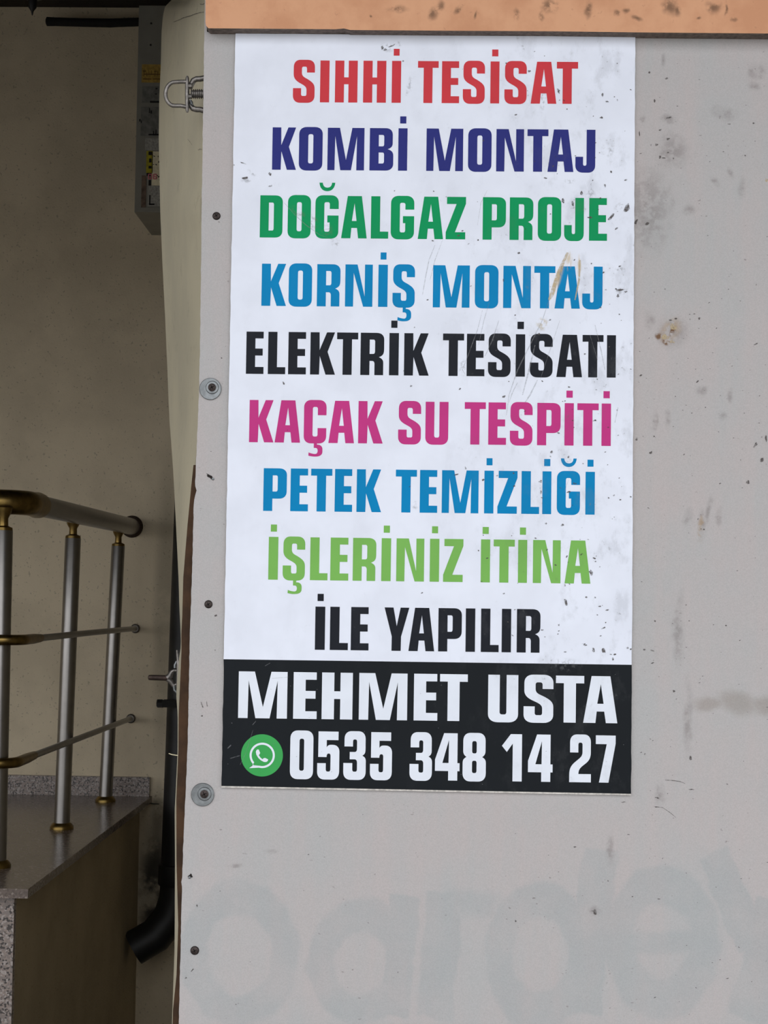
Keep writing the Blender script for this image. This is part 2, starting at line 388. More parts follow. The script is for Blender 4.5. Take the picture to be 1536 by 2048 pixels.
st('trim_4', (-5.65, -.02, 2.30), (-.02, .12, 3.27), M_ceil, 'unseen lintel added to shade the upper wall of the stair recess')  # unseen beam added to keep sky light off the upper back wall
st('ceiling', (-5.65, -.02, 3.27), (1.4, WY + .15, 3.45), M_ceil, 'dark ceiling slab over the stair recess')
bm = bmesh.new(); box(bm, (-30, -30, -.1), (30, -.05, 0)); tag(bm_obj('ground', bm, M_ground), kind='structure')
st('floor', (-5.65, -.05, -.1), (3.4, WY + .15, .0), M_dfloor)
st('trim_6', (-7, -1.6, 3.46), (6, WY, 3.75), M_ceil, 'unseen overhang slab added to shade the top of the board')  # unseen slab added overhead so the board darkens towards its top

# stair flank: low plastered wall, granite slab on top, granite front
LZ = .90
SX = -.79; SYn = 1.315
st('wall_stair', (-2.6, 1.37, 0), (-.826, WY, LZ - .02), M_side, 'low stained plaster wall under the granite slab')
bm = bmesh.new(); box(bm, (-.8262, 1.352, 0), (-2.6, 1.3695, LZ - .02))
tag(bm_obj('trim_2', bm, M_gran), 'speckled granite cladding at the end of the low stair wall', kind='structure')
bm = bmesh.new(); box(bm, (-2.6, SYn, LZ - .019), (SX, WY, LZ))
tag(bm_obj('trim_3', bm, M_slab, bevel=.003), 'polished brown granite slab with the railing posts on it', kind='structure')
sk0 = at(60, 1551, WY - .015)
bm = bmesh.new(); box(bm, (-2.6, WY - .018, LZ), (at(299, 1555, WY - .018).x, WY, sk0.z))
tag(bm_obj('baseboard_back', bm, M_gran, bevel=.002), 'speckled granite skirting strip on the beige wall behind the railing', kind='structure')

# ---------------------------------------------------------------- the railing
rail = empty('stair_railing', (-.88, 2.1, LZ), 'stainless steel and brass railing standing on the granite slab', 'railing')
RX = -.888; HZ = 1.696
posts = [((7, 1058), (-7, 1746), 1.57, .0205), ((146, 1074), (123, 1668), 2.165, .0200), ((236.5, 1090), (210.5, 1612), 2.72, .0192)]
for i, (t, b_, Y, r) in enumerate(posts):
    T = at(*t, Y); B = on_z(b_[0], b_[1], LZ); B = Vector((at(b_[0], b_[1], Y).x, Y, LZ))
    bm = bmesh.new()
    tube(bm, [B, B + (T - B) * .5, T - Vector((0, 0, .004)), T], [r, r, r, r * .9], 28)
    po = bm_obj('post', bm, M_steel, rail, 35)
    bm = bmesh.new(); lathe(bm, B, (0, 0, 1), [(0, r + .010), (.006, r + .010), (.012, r + .006), (.016, r + .002)], 28)
    bm_obj('base_ring', bm, M_brass, po, 35)
    bm = bmesh.new()
    top_z = HZ - .018
    h = top_z - T.z
    Q = Vector((T.x, Y, T.z))
    lathe(bm, Q, (0, 0, 1), [(-.003, r * .98), (.003, r * .94), (.007, r * .5), (h * .55, r * .48), (h * .8, r * .75), (h + .004, r * .95)], 24)
    bm_obj('neck', bm, M_brass, po, 35)
wall_end = at(264, 1063, WY)
near = Vector((at(62, 1022, 1.66).x, 1.72, HZ))
bm = bmesh.new(); tube(bm, [near - Vector((0, .05, 0)), Vector((wall_end.x, WY + .003, HZ))], .0245, 32)
tag(bm_obj('handrail', bm, M_steel, rail, 35), 'thick polished steel handrail tube')
bm = bmesh.new()
pc = Vector((near.x - .055, 1.62, HZ))
path = [Vector((near.x + .0, 1.735, HZ)), Vector((near.x, 1.715, HZ)), Vector((near.x, 1.68, HZ))]
path += arc((near.x - .062, 1.655, HZ), .062, 0, -math.pi / 2, 10, (1, 0, 0), (0, 1, 0))
path += [Vector((near.x - .12, 1.593, HZ)), Vector((near.x - .3, 1.593, HZ))]
rs = [.029, .030, .0275] + [.0275] * 11 + [.0275, .0275]
tube(bm, path, rs, 28)
tag(bm_obj('elbow', bm, M_brass, rail, 35), 'brass corner elbow of the handrail')
bm = bmesh.new(); lathe(bm, (wall_end.x, WY, HZ), (0, -1, 0), [(0, .033), (.004, .033), (.009, .029), (.014, .026)], 32)
tag(bm_obj('wall_flange', bm, M_rust, rail, 35), 'round cover where the handrail meets the wall')
for wz, wx, nx in ((1257, 271, 40), (1437, 262, 40)):
    W = at(wx, wz, WY); x0 = W.x
    xn = x0 + (-.868 - -.845)                 # the rods run a little skew, like the handrail
    pth = [Vector((x0, WY + .002, W.z)), Vector(((x0 + xn) / 2, 2.2, W.z + .001)), Vector((xn, 1.70, W.z))]
    bm = bmesh.new(); tube(bm, pth, .0078, 18)
    rod = bm_obj('cross_rod', bm, M_steel, rail, 35)
    bm = bmesh.new()
    p2 = [Vector((xn, 1.73, W.z)), Vector((xn, 1.66, W.z)), Vector((xn, 1.60, W.z))] + arc((xn - .045, 1.585, W.z), .045, 0, -math.pi / 2, 8, (1, 0, 0), (0, 1, 0)) + [Vector((xn - .25, 1.54, W.z))]
    tube(bm, p2, [.0095, .0115, .0115] + [.0115] * 10, 18)
    tag(bm_obj('rod_elbow', bm, M_brass, rod, 35), 'brass bend of the thin rod')
    bm = bmesh.new(); lathe(bm, (x0, WY, W.z), (0, -1, 0), [(0, .014), (.005, .014), (.009, .010)], 20)
    bm_obj('rod_flange', bm, M_zinc, rod, 35)

# ---------------------------------------------------------------- stair recess: cabinet, pipes, lamp
BF = 2.57
bl = at(269, 424, BF); blx = bl.x
cab = empty('meter_cabinet', (blx + .12, BF + .15, bl.z), 'tall narrow grey metal cabinet hung on the beige wall, with peeling stickers', 'cabinet')
topz = at(276, 11, BF).z
bm = bmesh.new(); box(bm, (blx, BF, bl.z), (blx + .25, WY, topz)); bm_obj('cabinet_body', bm, M_metalbox, cab, bevel=.003)
bm = bmesh.new(); box(bm, (blx + .004, BF - .004, bl.z + .004), (blx + .246, BF, bl.z + .012)); bm_obj('bottom_lip', bm, M_metalbox, cab)
def quad_px(bm, x0, y0, x1, y1, Y, thick=.0006):
    a = at(x0, y1, Y); b = at(x1, y0, Y); box(bm, (a.x, Y, a.z), (b.x, Y + thick, b.z))
def sticker(nm, x0, y0, x1, y1, mat, label, Y=BF - .0012):
    bm = bmesh.new(); quad_px(bm, x0, y0, x1, y1, Y); return tag(bm_obj(nm, bm, mat, cab), label)
M_yel = simple('faded_yellow_paper', (172, 142, 66), .7, 0, .25, 120)
M_gp = simple('grey_worn_paper', (118, 118, 112), .8, 0, .25, 60)
M_gp2 = simple('pale_worn_paper', (160, 158, 150), .8, 0, .3, 160)
M_yb = simple('bright_yellow_paper', (170, 160, 30), .7, 0, .2, 90)
M_wp = simple('cream_paper', (235, 225, 190), .7, 0, .12, 90)
M_br = simple('brown_label', (110, 92, 78), .8, 0, .4, 60)
M_blk = simple('black_print', (22, 20, 18), .8, 0, .2, 90)
M_pink = simple('pink_print', (210, 120, 130), .8, 0, .1, 90)
s1 = sticker('sticker', 283, 129, 330, 165, M_yel, 'yellow sticker with brown lettering')
s2 = sticker('sticker', 284, 173, 330, 205, M_gp, 'worn grey sticker')
s3 = sticker('sticker', 281, 214, 330, 272, M_gp, 'large worn grey sticker with scribbles')
s4 = sticker('sticker', 290, 277, 330, 300, M_gp2, 'pale torn sticker')
s5 = sticker('sticker', 292, 302, 306, 346, M_yb, 'yellow and black sticker edge')
s6 = sticker('sticker', 303, 303, 330, 371, M_wp, 'cream sticker with black marks')
s7 = sticker('sticker', 282, 351, 293, 418, M_br, 'brown narrow sticker')
s8 = sticker('sticker', 296, 372, 330, 412, M_gp2, 'pale sticker with a dark border')

# ---------------------------------------------------------------- glyphs for print (drawn here, unit box)
def bez(p0, p1, p2, p3, n=6):
    r = []
    for i in range(1, n + 1):
        t = i / n; u = 1 - t
        r.append((u**3*p0[0]+3*u*u*t*p1[0]+3*u*t*t*p2[0]+t**3*p3[0], u**3*p0[1]+3*u*u*t*p1[1]+3*u*t*t*p2[1]+t**3*p3[1]))
    return r
def path(*cmds):                              # points; ('c', corner, end) is a rounded corner towards end; ('b', c1, c2, end) a bezier
    out = []
    for c in cmds:
        if c[0] == 'c':
            p = out[-1]; k = c[1]; e = c[2]; kk = .62
            out += bez(p, (p[0]+(k[0]-p[0])*kk, p[1]+(k[1]-p[1])*kk), (e[0]+(k[0]-e[0])*kk, e[1]+(k[1]-e[1])*kk), e, 7)
        elif c[0] == 'b': out += bez(out[-1], c[1], c[2], c[3], 8)
        else: out.append(c)
    return out
def rr_(x0, y0, x1, y1, rx, ry):
    return path((x0, y0+ry), (x0, y1-ry), ('c', (x0, y1), (x0+rx, y1)), (x1-rx, y1), ('c', (x1, y1), (x1, y1-ry)), (x1, y0+ry), ('c', (x1, y0), (x1-rx, y0)), (x0+rx, y0), ('c', (x0, y0), (x0, y0+ry)))
OV = .014
OUT = rr_(0, -OV, 1, 1+OV, .33, .17)
G = {}
G['I'] = ([path((0,0),(0,1),(1,1),(1,0))], [])
G['H'] = ([path((0,0),(0,1),(.4,1),(.4,.6),(.6,.6),(.6,1),(1,1),(1,0),(.6,0),(.6,.435),(.4,.435),(.4,0))], [])
G['T'] = ([path((0,1),(1,1),(1,.84),(.71,.84),(.71,0),(.28,0),(.28,.84),(0,.84))], [])
G['E'] = ([path((0,0),(0,1),(.98,1),(.98,.84),(.515,.84),(.515,.60),(.94,.60),(.94,.435),(.515,.435),(.515,.165),(1,.165),(1,0))], [])
G['L'] = ([path((0,0),(0,1),(.52,1),(.52,.165),(1,.165),(1,0))], [])
G['A'] = ([path((0,0),(.24,1),(.79,1),(1,0),(.665,0),(.615,.245),(.395,.245),(.36,0))], [path((.41,.41),(.595,.41),(.51,.83))])
G['N'] = ([path((0,0),(0,1),(.44,1),(.715,.24),(.715,1),(1,1),(1,0),(.665,0),(.305,.80),(.295,0))], [])
G['M'] = ([path((0,0),(0,1),(.33,1),(.505,.24),(.67,1),(1,1),(1,0),(.79,0),(.80,.81),(.645,0),(.355,0),(.205,.81),(.195,0))], [])
G['K'] = ([path((0,0),(0,1),(.36,1),(.37,.58),(.66,1),(.98,1),(.69,.54),(1,0),(.62,0),(.38,.44),(.36,0))], [])
G['B'] = ([path((0,0),(0,1),(.68,1),('c',(.97,1),(.97,.84)),(.97,.66),('b',(.97,.56),(.90,.535),(.76,.505)),('b',(.92,.475),(1,.44),(1,.34)),(1,.16),('c',(1,0),(.68,0)))],
          [path((.38,.57),(.38,.84),(.54,.84),('c',(.61,.84),(.61,.79)),(.61,.62),('c',(.61,.57),(.54,.57))), path((.38,.165),(.38,.425),(.54,.425),('c',(.61,.425),(.61,.375)),(.61,.215),('c',(.61,.165),(.54,.165)))])
G['R'] = ([path((0,0),(0,1),(.68,1),('c',(1,1),(1,.84)),(1,.62),('b',(1,.50),(.95,.46),(.78,.425)),('b',(.93,.39),(.97,.35),(.97,.28)),(.97,0),(.60,0),(.60,.26),('c',(.60,.335),(.50,.335)),(.385,.335),(.385,0))],
          [path((.385,.50),(.385,.84),(.54,.84),('c',(.615,.84),(.615,.79)),(.615,.56),('c',(.615,.50),(.54,.50)))])
G['P'] = ([path((0,0),(0,1),(.68,1),('c',(1,1),(1,.84)),(1,.46),('c',(1,.29),(.68,.29)),(.39,.29),(.39,0))],
          [path((.39,.455),(.39,.835),(.54,.835),('c',(.61,.835),(.61,.785)),(.61,.51),('c',(.61,.455),(.54,.455)))])
G['D'] = ([path((0,0),(0,1),(.68,1),('c',(1,1),(1,.84)),(1,.16),('c',(1,0),(.68,0)))],
          [path((.385,.165),(.385,.83),(.54,.83),('c',(.61,.83),(.61,.78)),(.61,.215),('c',(.61,.165),(.54,.165)))])
G['O'] = ([OUT], [rr_(.39, .155, .605, .845, .08, .05)])
G['0'] = ([OUT], [rr_(.40, .165, .60, .84, .08, .05)])
G['U'] = ([path((0,1),(.385,1),(.385,.21),('c',(.385,.155),(.46,.155)),(.54,.155),('c',(.61,.155),(.61,.21)),(.61,1),(1,1),(1,.16),('c',(1,-OV),(.67,-OV)),(.33,-OV),('c',(0,-OV),(0,.16)))], [])
G['J'] = ([path((.56,1),(1,1),(1,.16),('c',(1,-OV),(.64,-OV)),(.37,-OV),('c',(0,-OV),(0,.15)),(0,.36),(.385,.36),(.385,.20),('c',(.385,.15),(.45,.15)),(.49,.15),('c',(.56,.15),(.56,.20)))], [])
G['C'] = ([path((1,.655),(.615,.655),(.615,.80),('c',(.615,.85),(.54,.85)),(.46,.85),('c',(.39,.85),(.39,.80)),(.39,.20),('c',(.39,.15),(.46,.15)),(.54,.15),('c',(.615,.15),(.615,.20)),(.615,.35),(1,.35),(1,.16),('c',(1,-OV),(.67,-OV)),(.33,-OV),('c',(0,-OV),(0,.16)),(0,.84),('c',(0,1+OV),(.33,1+OV)),(.67,1+OV),('c',(1,1+OV),(1,.84)))], [])
G['G'] = ([path((1,.69),(.62,.69),(.62,.80),('c',(.62,.85),(.54,.85)),(.46,.85),('c',(.385,.85),(.385,.80)),(.385,.20),('c',(.385,.15),(.46,.15)),(.54,.15),('c',(.62,.15),(.62,.20)),(.62,.37),(.52,.37),(.52,.535),(1,.535),(1,.16),('c',(1,-OV),(.67,-OV)),(.33,-OV),('c',(0,-OV),(0,.16)),(0,.84),('c',(0,1+OV),(.33,1+OV)),(.67,1+OV),('c',(1,1+OV),(1,.84)))], [])
G['S'] = ([path((1,.71),(.635,.71),(.635,.80),('c',(.635,.85),(.56,.85)),(.47,.85),('c',(.40,.85),(.40,.80)),(.40,.71),('b',(.40,.62),(.50,.60),(.66,.555)),('b',(.90,.48),(1,.43),(1,.32)),(1,.16),('c',(1,-OV),(.67,-OV)),(.33,-OV),('c',(0,-OV),(0,.16)),(0,.335),(.375,.335),(.375,.20),('c',(.375,.15),(.44,.15)),(.56,.15),('c',(.625,.15),(.625,.20)),(.625,.29),('b',(.625,.37),(.52,.40),(.36,.445)),('b',(.12,.51),(.02,.57),(.02,.68)),(.02,.84),('c',(.02,1+OV),(.33,1+OV)),(.67,1+OV),('c',(1,1+OV),(1,.84)))], [])
G['Z'] = ([path((.05,1),(1,1),(1,.84),(.46,.168),(.98,.168),(.98,0),(0,0),(0,.165),(.53,.832),(.05,.832))], [])
G['Y'] = ([path((0,1),(.36,1),(.50,.57),(.65,1),(1,1),(.68,.33),(.67,0),(.30,0),(.305,.33))], [])
G['1'] = ([path((.44,1),(1,1),(1,0),(.54,0),(.54,.80),(.25,.62),(0,.75))], [])
G['4'] = ([path((.36,1),(.91,1),(.91,.37),(1,.37),(1,.2),(.91,.2),(.91,0),(.54,0),(.54,.2),(0,.2),(0,.44))], [path((.30,.37),(.55,.37),(.56,.86))])
G['7'] = ([path((0,1),(1,1),(1,.83),(.65,0),(.17,0),(.55,.815),(0,.815))], [])
G['5'] = ([path((.04,1),(.95,1),(.95,.82),(.42,.82),(.42,.665),('b',(.47,.71),(.53,.72),(.62,.72)),(.70,.72),('c',(1,.72),(1,.57)),(1,.16),('c',(1,-OV),(.67,-OV)),(.33,-OV),('c',(0,-OV),(0,.15)),(0,.33),(.39,.33),(.39,.21),('c',(.39,.155),(.46,.155)),(.53,.155),('c',(.60,.155),(.60,.21)),(.60,.48),('c',(.60,.535),(.53,.535)),(.50,.535),('c',(.42,.535),(.42,.46)),(.04,.46))], [])
G['3'] = ([path((.04,.69),(.42,.69),(.42,.79),('c',(.42,.84),(.48,.84)),(.53,.84),('c',(.60,.84),(.60,.79)),(.60,.64),('c',(.60,.575),(.50,.575)),(.28,.575),(.28,.42),(.50,.42),('c',(.61,.42),(.61,.35)),(.61,.21),('c',(.61,.16),(.54,.16)),(.47,.16),('c',(.40,.16),(.40,.21)),(.40,.34),(0,.34),(0,.15),('c',(0,-OV),(.33,-OV)),(.67,-OV),('c',(1,-OV),(1,.16)),(1,.37),('b',(1,.45),(.95,.47),(.84,.50)),('b',(.95,.53),(.98,.56),(.98,.63)),(.98,.85),('c',(.98,1+OV),(.67,1+OV)),(.35,1+OV),('c',(.04,1+OV),(.04,.85)))], [])
G['8'] = ([path((0,.16),(0,.37),('b',(0,.45),(.06,.47),(.16,.505)),('b',(.06,.54),(.02,.57),(.02,.64)),(.02,.85),('c',(.02,1+OV),(.33,1+OV)),(.67,1+OV),('c',(.98,1+OV),(.98,.85)),(.98,.64),('b',(.98,.57),(.94,.54),(.84,.505)),('b',(.94,.47),(1,.45),(1,.37)),(1,.16),('c',(1,-OV),(.67,-OV)),(.33,-OV),('c',(0,-OV),(0,.16)))],
          [rr_(.405,.165,.60,.425,.07,.05), rr_(.405,.58,.60,.84,.07,.05)])
G['2'] = ([path((.03,.63),(.41,.63),(.41,.79),('c',(.41,.84),(.47,.84)),(.53,.84),('c',(.60,.84),(.60,.79)),(.60,.64),('b',(.60,.55),(.50,.52),(.32,.45)),('b',(.05,.35),(0,.28),(0,.14)),(0,0),(.99,0),(.99,.175),(.42,.175),('b',(.42,.27),(.50,.31),(.68,.375)),('b',(.93,.46),(.98,.53),(.98,.64)),(.98,.85),('c',(.98,1+OV),(.67,1+OV)),(.35,1+OV),('c',(.03,1+OV),(.03,.85)))], [])
G['6'] = ([path((1,.70),(.66,.70),(.66,.80),('c',(.66,.86),(.5,.86)),('c',(.34,.86),(.34,.80)),(.34,.58),(.67,.58),('c',(1,.58),(1,.42)),(1,.16),('c',(1,-OV),(.67,-OV)),(.33,-OV),('c',(0,-OV),(0,.16)),(0,.84),('c',(0,1+OV),(.33,1+OV)),(.67,1+OV),('c',(1,1+OV),(1,.84)))], [rr_(.34,.14,.66,.44,.08,.06)])

K = 420 / 1536.0
def Lx(v): return 440 + v * K
def Rx_(v): return 840 + v * K
# each line: ink, part label, y origin, (cap top, baseline) at left end in the left crop, the same at right end in the right crop, letters
LINES = [
 ('red', 60, (222, 528, 535), (234, 541, 1155),
  [('S',535,693),('I',733,800),('H',842,1006),('H',1048,1215),('İ',1257,1324,(1271,1314,138,188)),('T',1447,1598),('E',1623,1750),('S',1777,1937),('İ',1978,2043,(1991,2036,143,193)),('S',2081,2243),('A',2273,2461),('T',2463,2618)], 'red line reading SIHHİ TESİSAT'),
 ('navy', 60, (712, 1022, 383), (730, 1040, 1282),
  [('K',383,558),('O',578,750),('M',787,1055),('B',1095,1268),('İ',1304,1370,(1318,1363,632,684)),('M',1510,1778),('O',1815,1986),('N',2021,2223),('T',2248,2401),('A',2396,2586),('J',2600,2745)], 'dark blue line reading KOMBİ MONTAJ'),
 ('green', 360, (112, 420, 293), (133, 445, 1368),
  [('D',293,458),('O',496,664),('Ğ',697,867,(727,843,20,82)),('A',888,1075),('L',1105,1232),('G',1250,1420),('A',1448,1633),('Z',1652,1798),('P',1922,2091),('R',2119,2291),('O',2325,2496),('J',2518,2661),('E',2700,2831)], 'green line reading DOĞALGAZ PROJE'),
 ('blue', 360, (612, 920, 305), (634, 943, 1335),
  [('K',305,485),('O',503,673),('R',710,880),('N',916,1116),('İ',1158,1226,(1175,1218,530,582)),('Ş',1263,1425,(1298,1398,930,1033)),('M',1558,1826),('O',1865,2036),('N',2072,2273),('T',2298,2452),('A',2448,2633),('J',2650,2798)], 'blue line reading KORNİŞ MONTAJ'),
 ('black', 650, (48, 357, 192), (75, 385, 1432),
  [('E',192,320),('L',352,479),('E',500,630),('K',661,843),('T',855,1009),('R',1028,1200),('İ',1238,1307,(1253,1298,-32,21)),('K',1347,1528),('T',1630,1784),('E',1805,1935),('S',1961,2126),('İ',2163,2231,(2176,2223,-24,30)),('S',2267,2433),('A',2461,2649),('T',2651,2804),('I',2830,2895)], 'black line reading ELEKTRİK TESİSATI'),
 ('magenta', 650, (548, 857, 215), (575, 885, 1396),
  [('K',215,393),('A',402,588),('Ç',614,778,(647,749,862,962)),('A',795,982),('K',1012,1192),('S',1304,1470),('U',1503,1670),('T',1789,1943),('E',1963,2093),('S',2121,2286),('P',2320,2491),('İ',2520,2587,(2534,2580,480,532)),('T',2613,2769),('İ',2791,2859,(2805,2851,484,536))], 'magenta line reading KAÇAK SU TESPİTİ'),
 ('blue', 900, (133, 445, 318), (160, 473, 1278),
  [('P',318,488),('E',516,645),('T',665,820),('E',840,968),('K',1000,1180),('T',1285,1439),('E',1462,1590),('M',1623,1891),('İ',1933,2001,(1950,1993,60,112)),('Z',2030,2175),('L',2205,2335),('İ',2358,2423,(2371,2416,66,118)),('Ğ',2464,2633,(2493,2609,62,124)),('İ',2673,2741,(2688,2732,71,122))], 'blue line reading PETEK TEMİZLİĞİ'),
 ('lime', 900, (635, 948, 355), (663, 978, 1247),
  [('İ',355,425,(372,417,545,597)),('Ş',460,622,(495,597,955,1053)),('L',660,788),('E',808,940),('R',972,1142),('İ',1181,1250,(1198,1243,553,605)),('N',1290,1493),('İ',1535,1603,(1551,1595,558,609)),('Z',1633,1779),('İ',1908,1975,(1921,1966,563,614)),('T',2001,2155),('İ',2180,2246,(2194,2238,567,620)),('N',2289,2491),('A',2521,2710)], 'light green line reading İŞLERİNİZ İTİNA'),
 ('black', 900, (1145, 1461, 696), (1165, 1483, 880),
  [('İ',696,768,(714,759,1052,1105)),('L',805,937),('E',958,1088),('Y',1202,1383),('A',1380,1568),('P',1597,1768),('I',1797,1866),('L',1909,2039),('I',2061,2129),('R',2171,2343)], 'black line reading İLE YAPILIR'),
 ('white', 1300, (156, 497, 135), (193, 536, 1444),
  [('M',135,492),('E',537,709),('H',745,970),('M',1017,1370),('E',1418,1591),('T',1608,1811),('U',1961,2181),('S',2221,2438),('T',2456,2663),('A',2657,2907)], 'large white line reading MEHMET USTA'),
 ('white', 1300, (592, 939, 513), (626, 971, 1430),
  [('0',513,682),('5',712,873),('3',903,1067),('5',1098,1258),('3',1387,1551),('4',1573,1753),('8',1775,1945),('1',2061,2208),('4',2253,2433),('2',2555,2715),('7',2748,2893)], 'white telephone number 0535 348 14 27'),
]
sc_ = at(867, 830, 0)
sign = empty('advertising_sign', (0, 0, at(867, 1590, 0).z), 'white rectangular plumber sign with coloured Turkish lettering, black strip and phone number', 'sign')
TL, TR, BR, BL = at(471, 67, 0), at(1270.8, 73.3, 0), at(1262.3, 1590.7, 0), at(442.7, 1575, 0)
# slightly wavy cut outline
def edge_line(a, b, n, amp, seed):
    r = random.Random(seed); d = (b - a); nrm = Vector((-d.z, 0, d.x)).normalized()
    return [a + d * (i / n) + nrm * (r.uniform(-amp, amp) if 0 < i < n else 0) for i in range(n)]
outl = edge_line(BL, BR, 40, .00012, 1) + edge_line(BR, TR, 90, .0003, 2) + edge_line(TR, TL, 30, .0001, 3) + edge_line(TL, BL, 90, .00035, 4)
bm = bmesh.new(); prism(bm, [(p.x, p.z) for p in outl], .0004, GY - .0001)
tag(bm_obj('plate', bm, M_edge, sign), 'thin composite plate with a pale cut edge')
inset = []
pl_in = [Vector((p.x, 0, p.z)) for p in outl]
zb = BL.z + .0022
for p in pl_in:
    lim = BL.z + (BR.z - BL.z) * ((p.x - BL.x) / (BR.x - BL.x)) + .0019
    inset.append((p.x * .9997, max(p.z, lim)))
# white face above the band, black band below
bl_ = at(447.5, 1318.4, 0); br_ = at(1263.5, 1329.6, 0)
def bandz(x): return bl_.z + (br_.z - bl_.z) * (x - bl_.x) / (br_.x - bl_.x)
up_pts = [p for p in inset if p[1] > bandz(p[0])]
up_face = []
def clip(poly, keep_up):
    res = []
    for i in range(len(poly)):
        a, b = poly[i], poly[(i+1) % len(poly)]
        fa, fb = a[1] - bandz(a[0]), b[1] - bandz(b[0])
        if (fa >= 0) == keep_up: res.append(a)
        if (fa >= 0) != (fb >= 0):
            t = fa / (fa - fb); res.append((a[0] + (b[0]-a[0])*t, a[1] + (b[1]-a[1])*t))
    return res
bm = bmesh.new(); prism(bm, clip(inset, True), 0.0, .0004); bm_obj('printed_face', bm, M_white, sign)
bm = bmesh.new(); prism(bm, clip(inset, False), 0.0, .0004); tag(bm_obj('black_band', bm, M_band, sign), 'black strip across the bottom of the sign')

def put(bm, polys, holes, X, Zt, Zb, y):
    fx = lambda u, v: (X[0] + (X[1] - X[0]) * u, Zb + (Zt - Zb) * v)
    for i, p in enumerate(polys):
        flat(bm, [fx(*q) for q in p], [[fx(*q) for q in h] for h in holes], y)
BREVE = path((0,1),(.21,1),('b',(.24,.50),(.40,.42),(.5,.42)),('b',(.62,.42),(.78,.50),(.80,1)),(1,1),('b',(.96,.20),(.70,.0),(.5,.0)),('b',(.28,.0),(.04,.20),(0,1)))[:-1]
CED = path((.38,1),(.62,1),(.60,.80),('c',(1.0,.82),(1.0,.48)),(1.0,.30),('c',(.98,.0),(.55,.0)),('b',(.30,-.02),(.12,.03),(0,.05)),(.01,.27),('b',(.2,.20),(.35,.17),(.5,.17)),('c',(.66,.18),(.66,.38)),('c',(.67,.58),(.50,.58)),(.38,.58))
BASE = {'İ': 'I', 'Ğ': 'G', 'Ş': 'S', 'Ç': 'C'}
for ink, y0, (ct0, bs0, x0), (ct1, bs1, x1), letters, lab in LINES:
    bm = bmesh.new(); xa, xb = x0, x1 + (400 / K)
    for L in letters:
        ch, l, r = L[:3]
        mid = (l + r) / 2; t = (mid - xa) / (xb - xa)
        ct = ct0 + (ct1 - ct0) * t; bs = bs0 + (bs1 - bs0) * t
        ym = y0 + (ct + bs) / 2 * K
        X = (at(Lx(l), ym, 0).x, at(Lx(r), ym, 0).x)
        Zt = at(Lx(mid), y0 + ct * K, 0).z; Zb = at(Lx(mid), y0 + bs * K, 0).z
        g = G[BASE.get(ch, ch)]
        put(bm, g[0], g[1], X, Zt, Zb, -.0002)
        if len(L) > 3:
            a, b, c, d = L[3]
            yd = y0 + (c + d) / 2 * K
            X2 = (at(Lx(a), yd, 0).x, at(Lx(b), yd, 0).x)
            z1 = at(Lx((a+b)/2), y0 + c * K, 0).z; z0 = at(Lx((a+b)/2), y0 + d * K, 0).z
            sh = {'İ': G['I'][0][0], 'Ğ': BREVE, 'Ş': CED, 'Ç': CED}[ch]
            if ch in 'ŞÇ': z1 += .0015
            put(bm, [sh], [], X2, z1, z0, -.00025 if ch in 'ŞÇ' else -.0002)
    me = bpy.data.meshes.new('text_line'); bm.to_mesh(me); bm.free()
    tag(link('text_line', me, INK[ink], sign), lab)

# round messenger emblem: green disc, white speech ring with a tail, handset
ec = at(523.9, 1510.7, 0); ek = 2.0302 / F
def circ(cx, cz, r, n=48, a0=0): return [(cx + r * math.cos(a0 + 2*math.pi*i/n), cz + r * math.sin(a0 + 2*math.pi*i/n)) for i in range(n)]
bm = bmesh.new(); flat(bm, circ(ec.x, ec.z, 41.8 * ek, 64), [], -.00015)
me = bpy.data.meshes.new('emblem_disc'); bm.to_mesh(me); bm.free()
disc = tag(link('emblem_disc', me, INK['emblem_green'], sign), 'green round messenger emblem')
u = K * ek                                     # one unit of the measured crop
def e2(x, z): return (ec.x + (x - 307) * u, ec.z - (z - 770) * u)
bm = bmesh.new()
cx, cz = 309, 770
ringo = []
for i in range(60):
    a = math.radians(228) - 2*math.pi*(i/59)*(332/360)
    ringo.append(e2(cx + 92*math.cos(a), cz - 92*math.sin(a)))
ringo.append(e2(216, 864))
inner = [e2(cx + 77*math.cos(math.radians(a)), cz - 77*math.sin(math.radians(a))) for a in range(0, 360, 7)]
# inner outline follows the tail
inn = []
for i in range(50):
    a = math.radians(222) - 2*math.pi*(i/49)*(322/360)
    inn.append(e2(cx + 77*math.cos(a), cz - 77*math.sin(a)))
inn.append(e2(238, 842))
flat(bm, ringo, [inn], -.0003)
hs = [(262,745),(266,733),(275,727),(284,729),(288,740),(294,752),(290,762),(284,768),(296,786),(312,798),(320,790),(330,788),(346,795),(353,799),(350,810),(338,818),(322,817),(300,806),(280,788),(266,765)]
flat(bm, [e2(*p) for p in hs], [], -.0003)
me = bpy.data.meshes.new('speech_bubble'); bm.to_mesh(me); bm.free()
tag(link('speech_bubble', me, INK['white'], disc), 'white speech bubble outline with telephone handset')

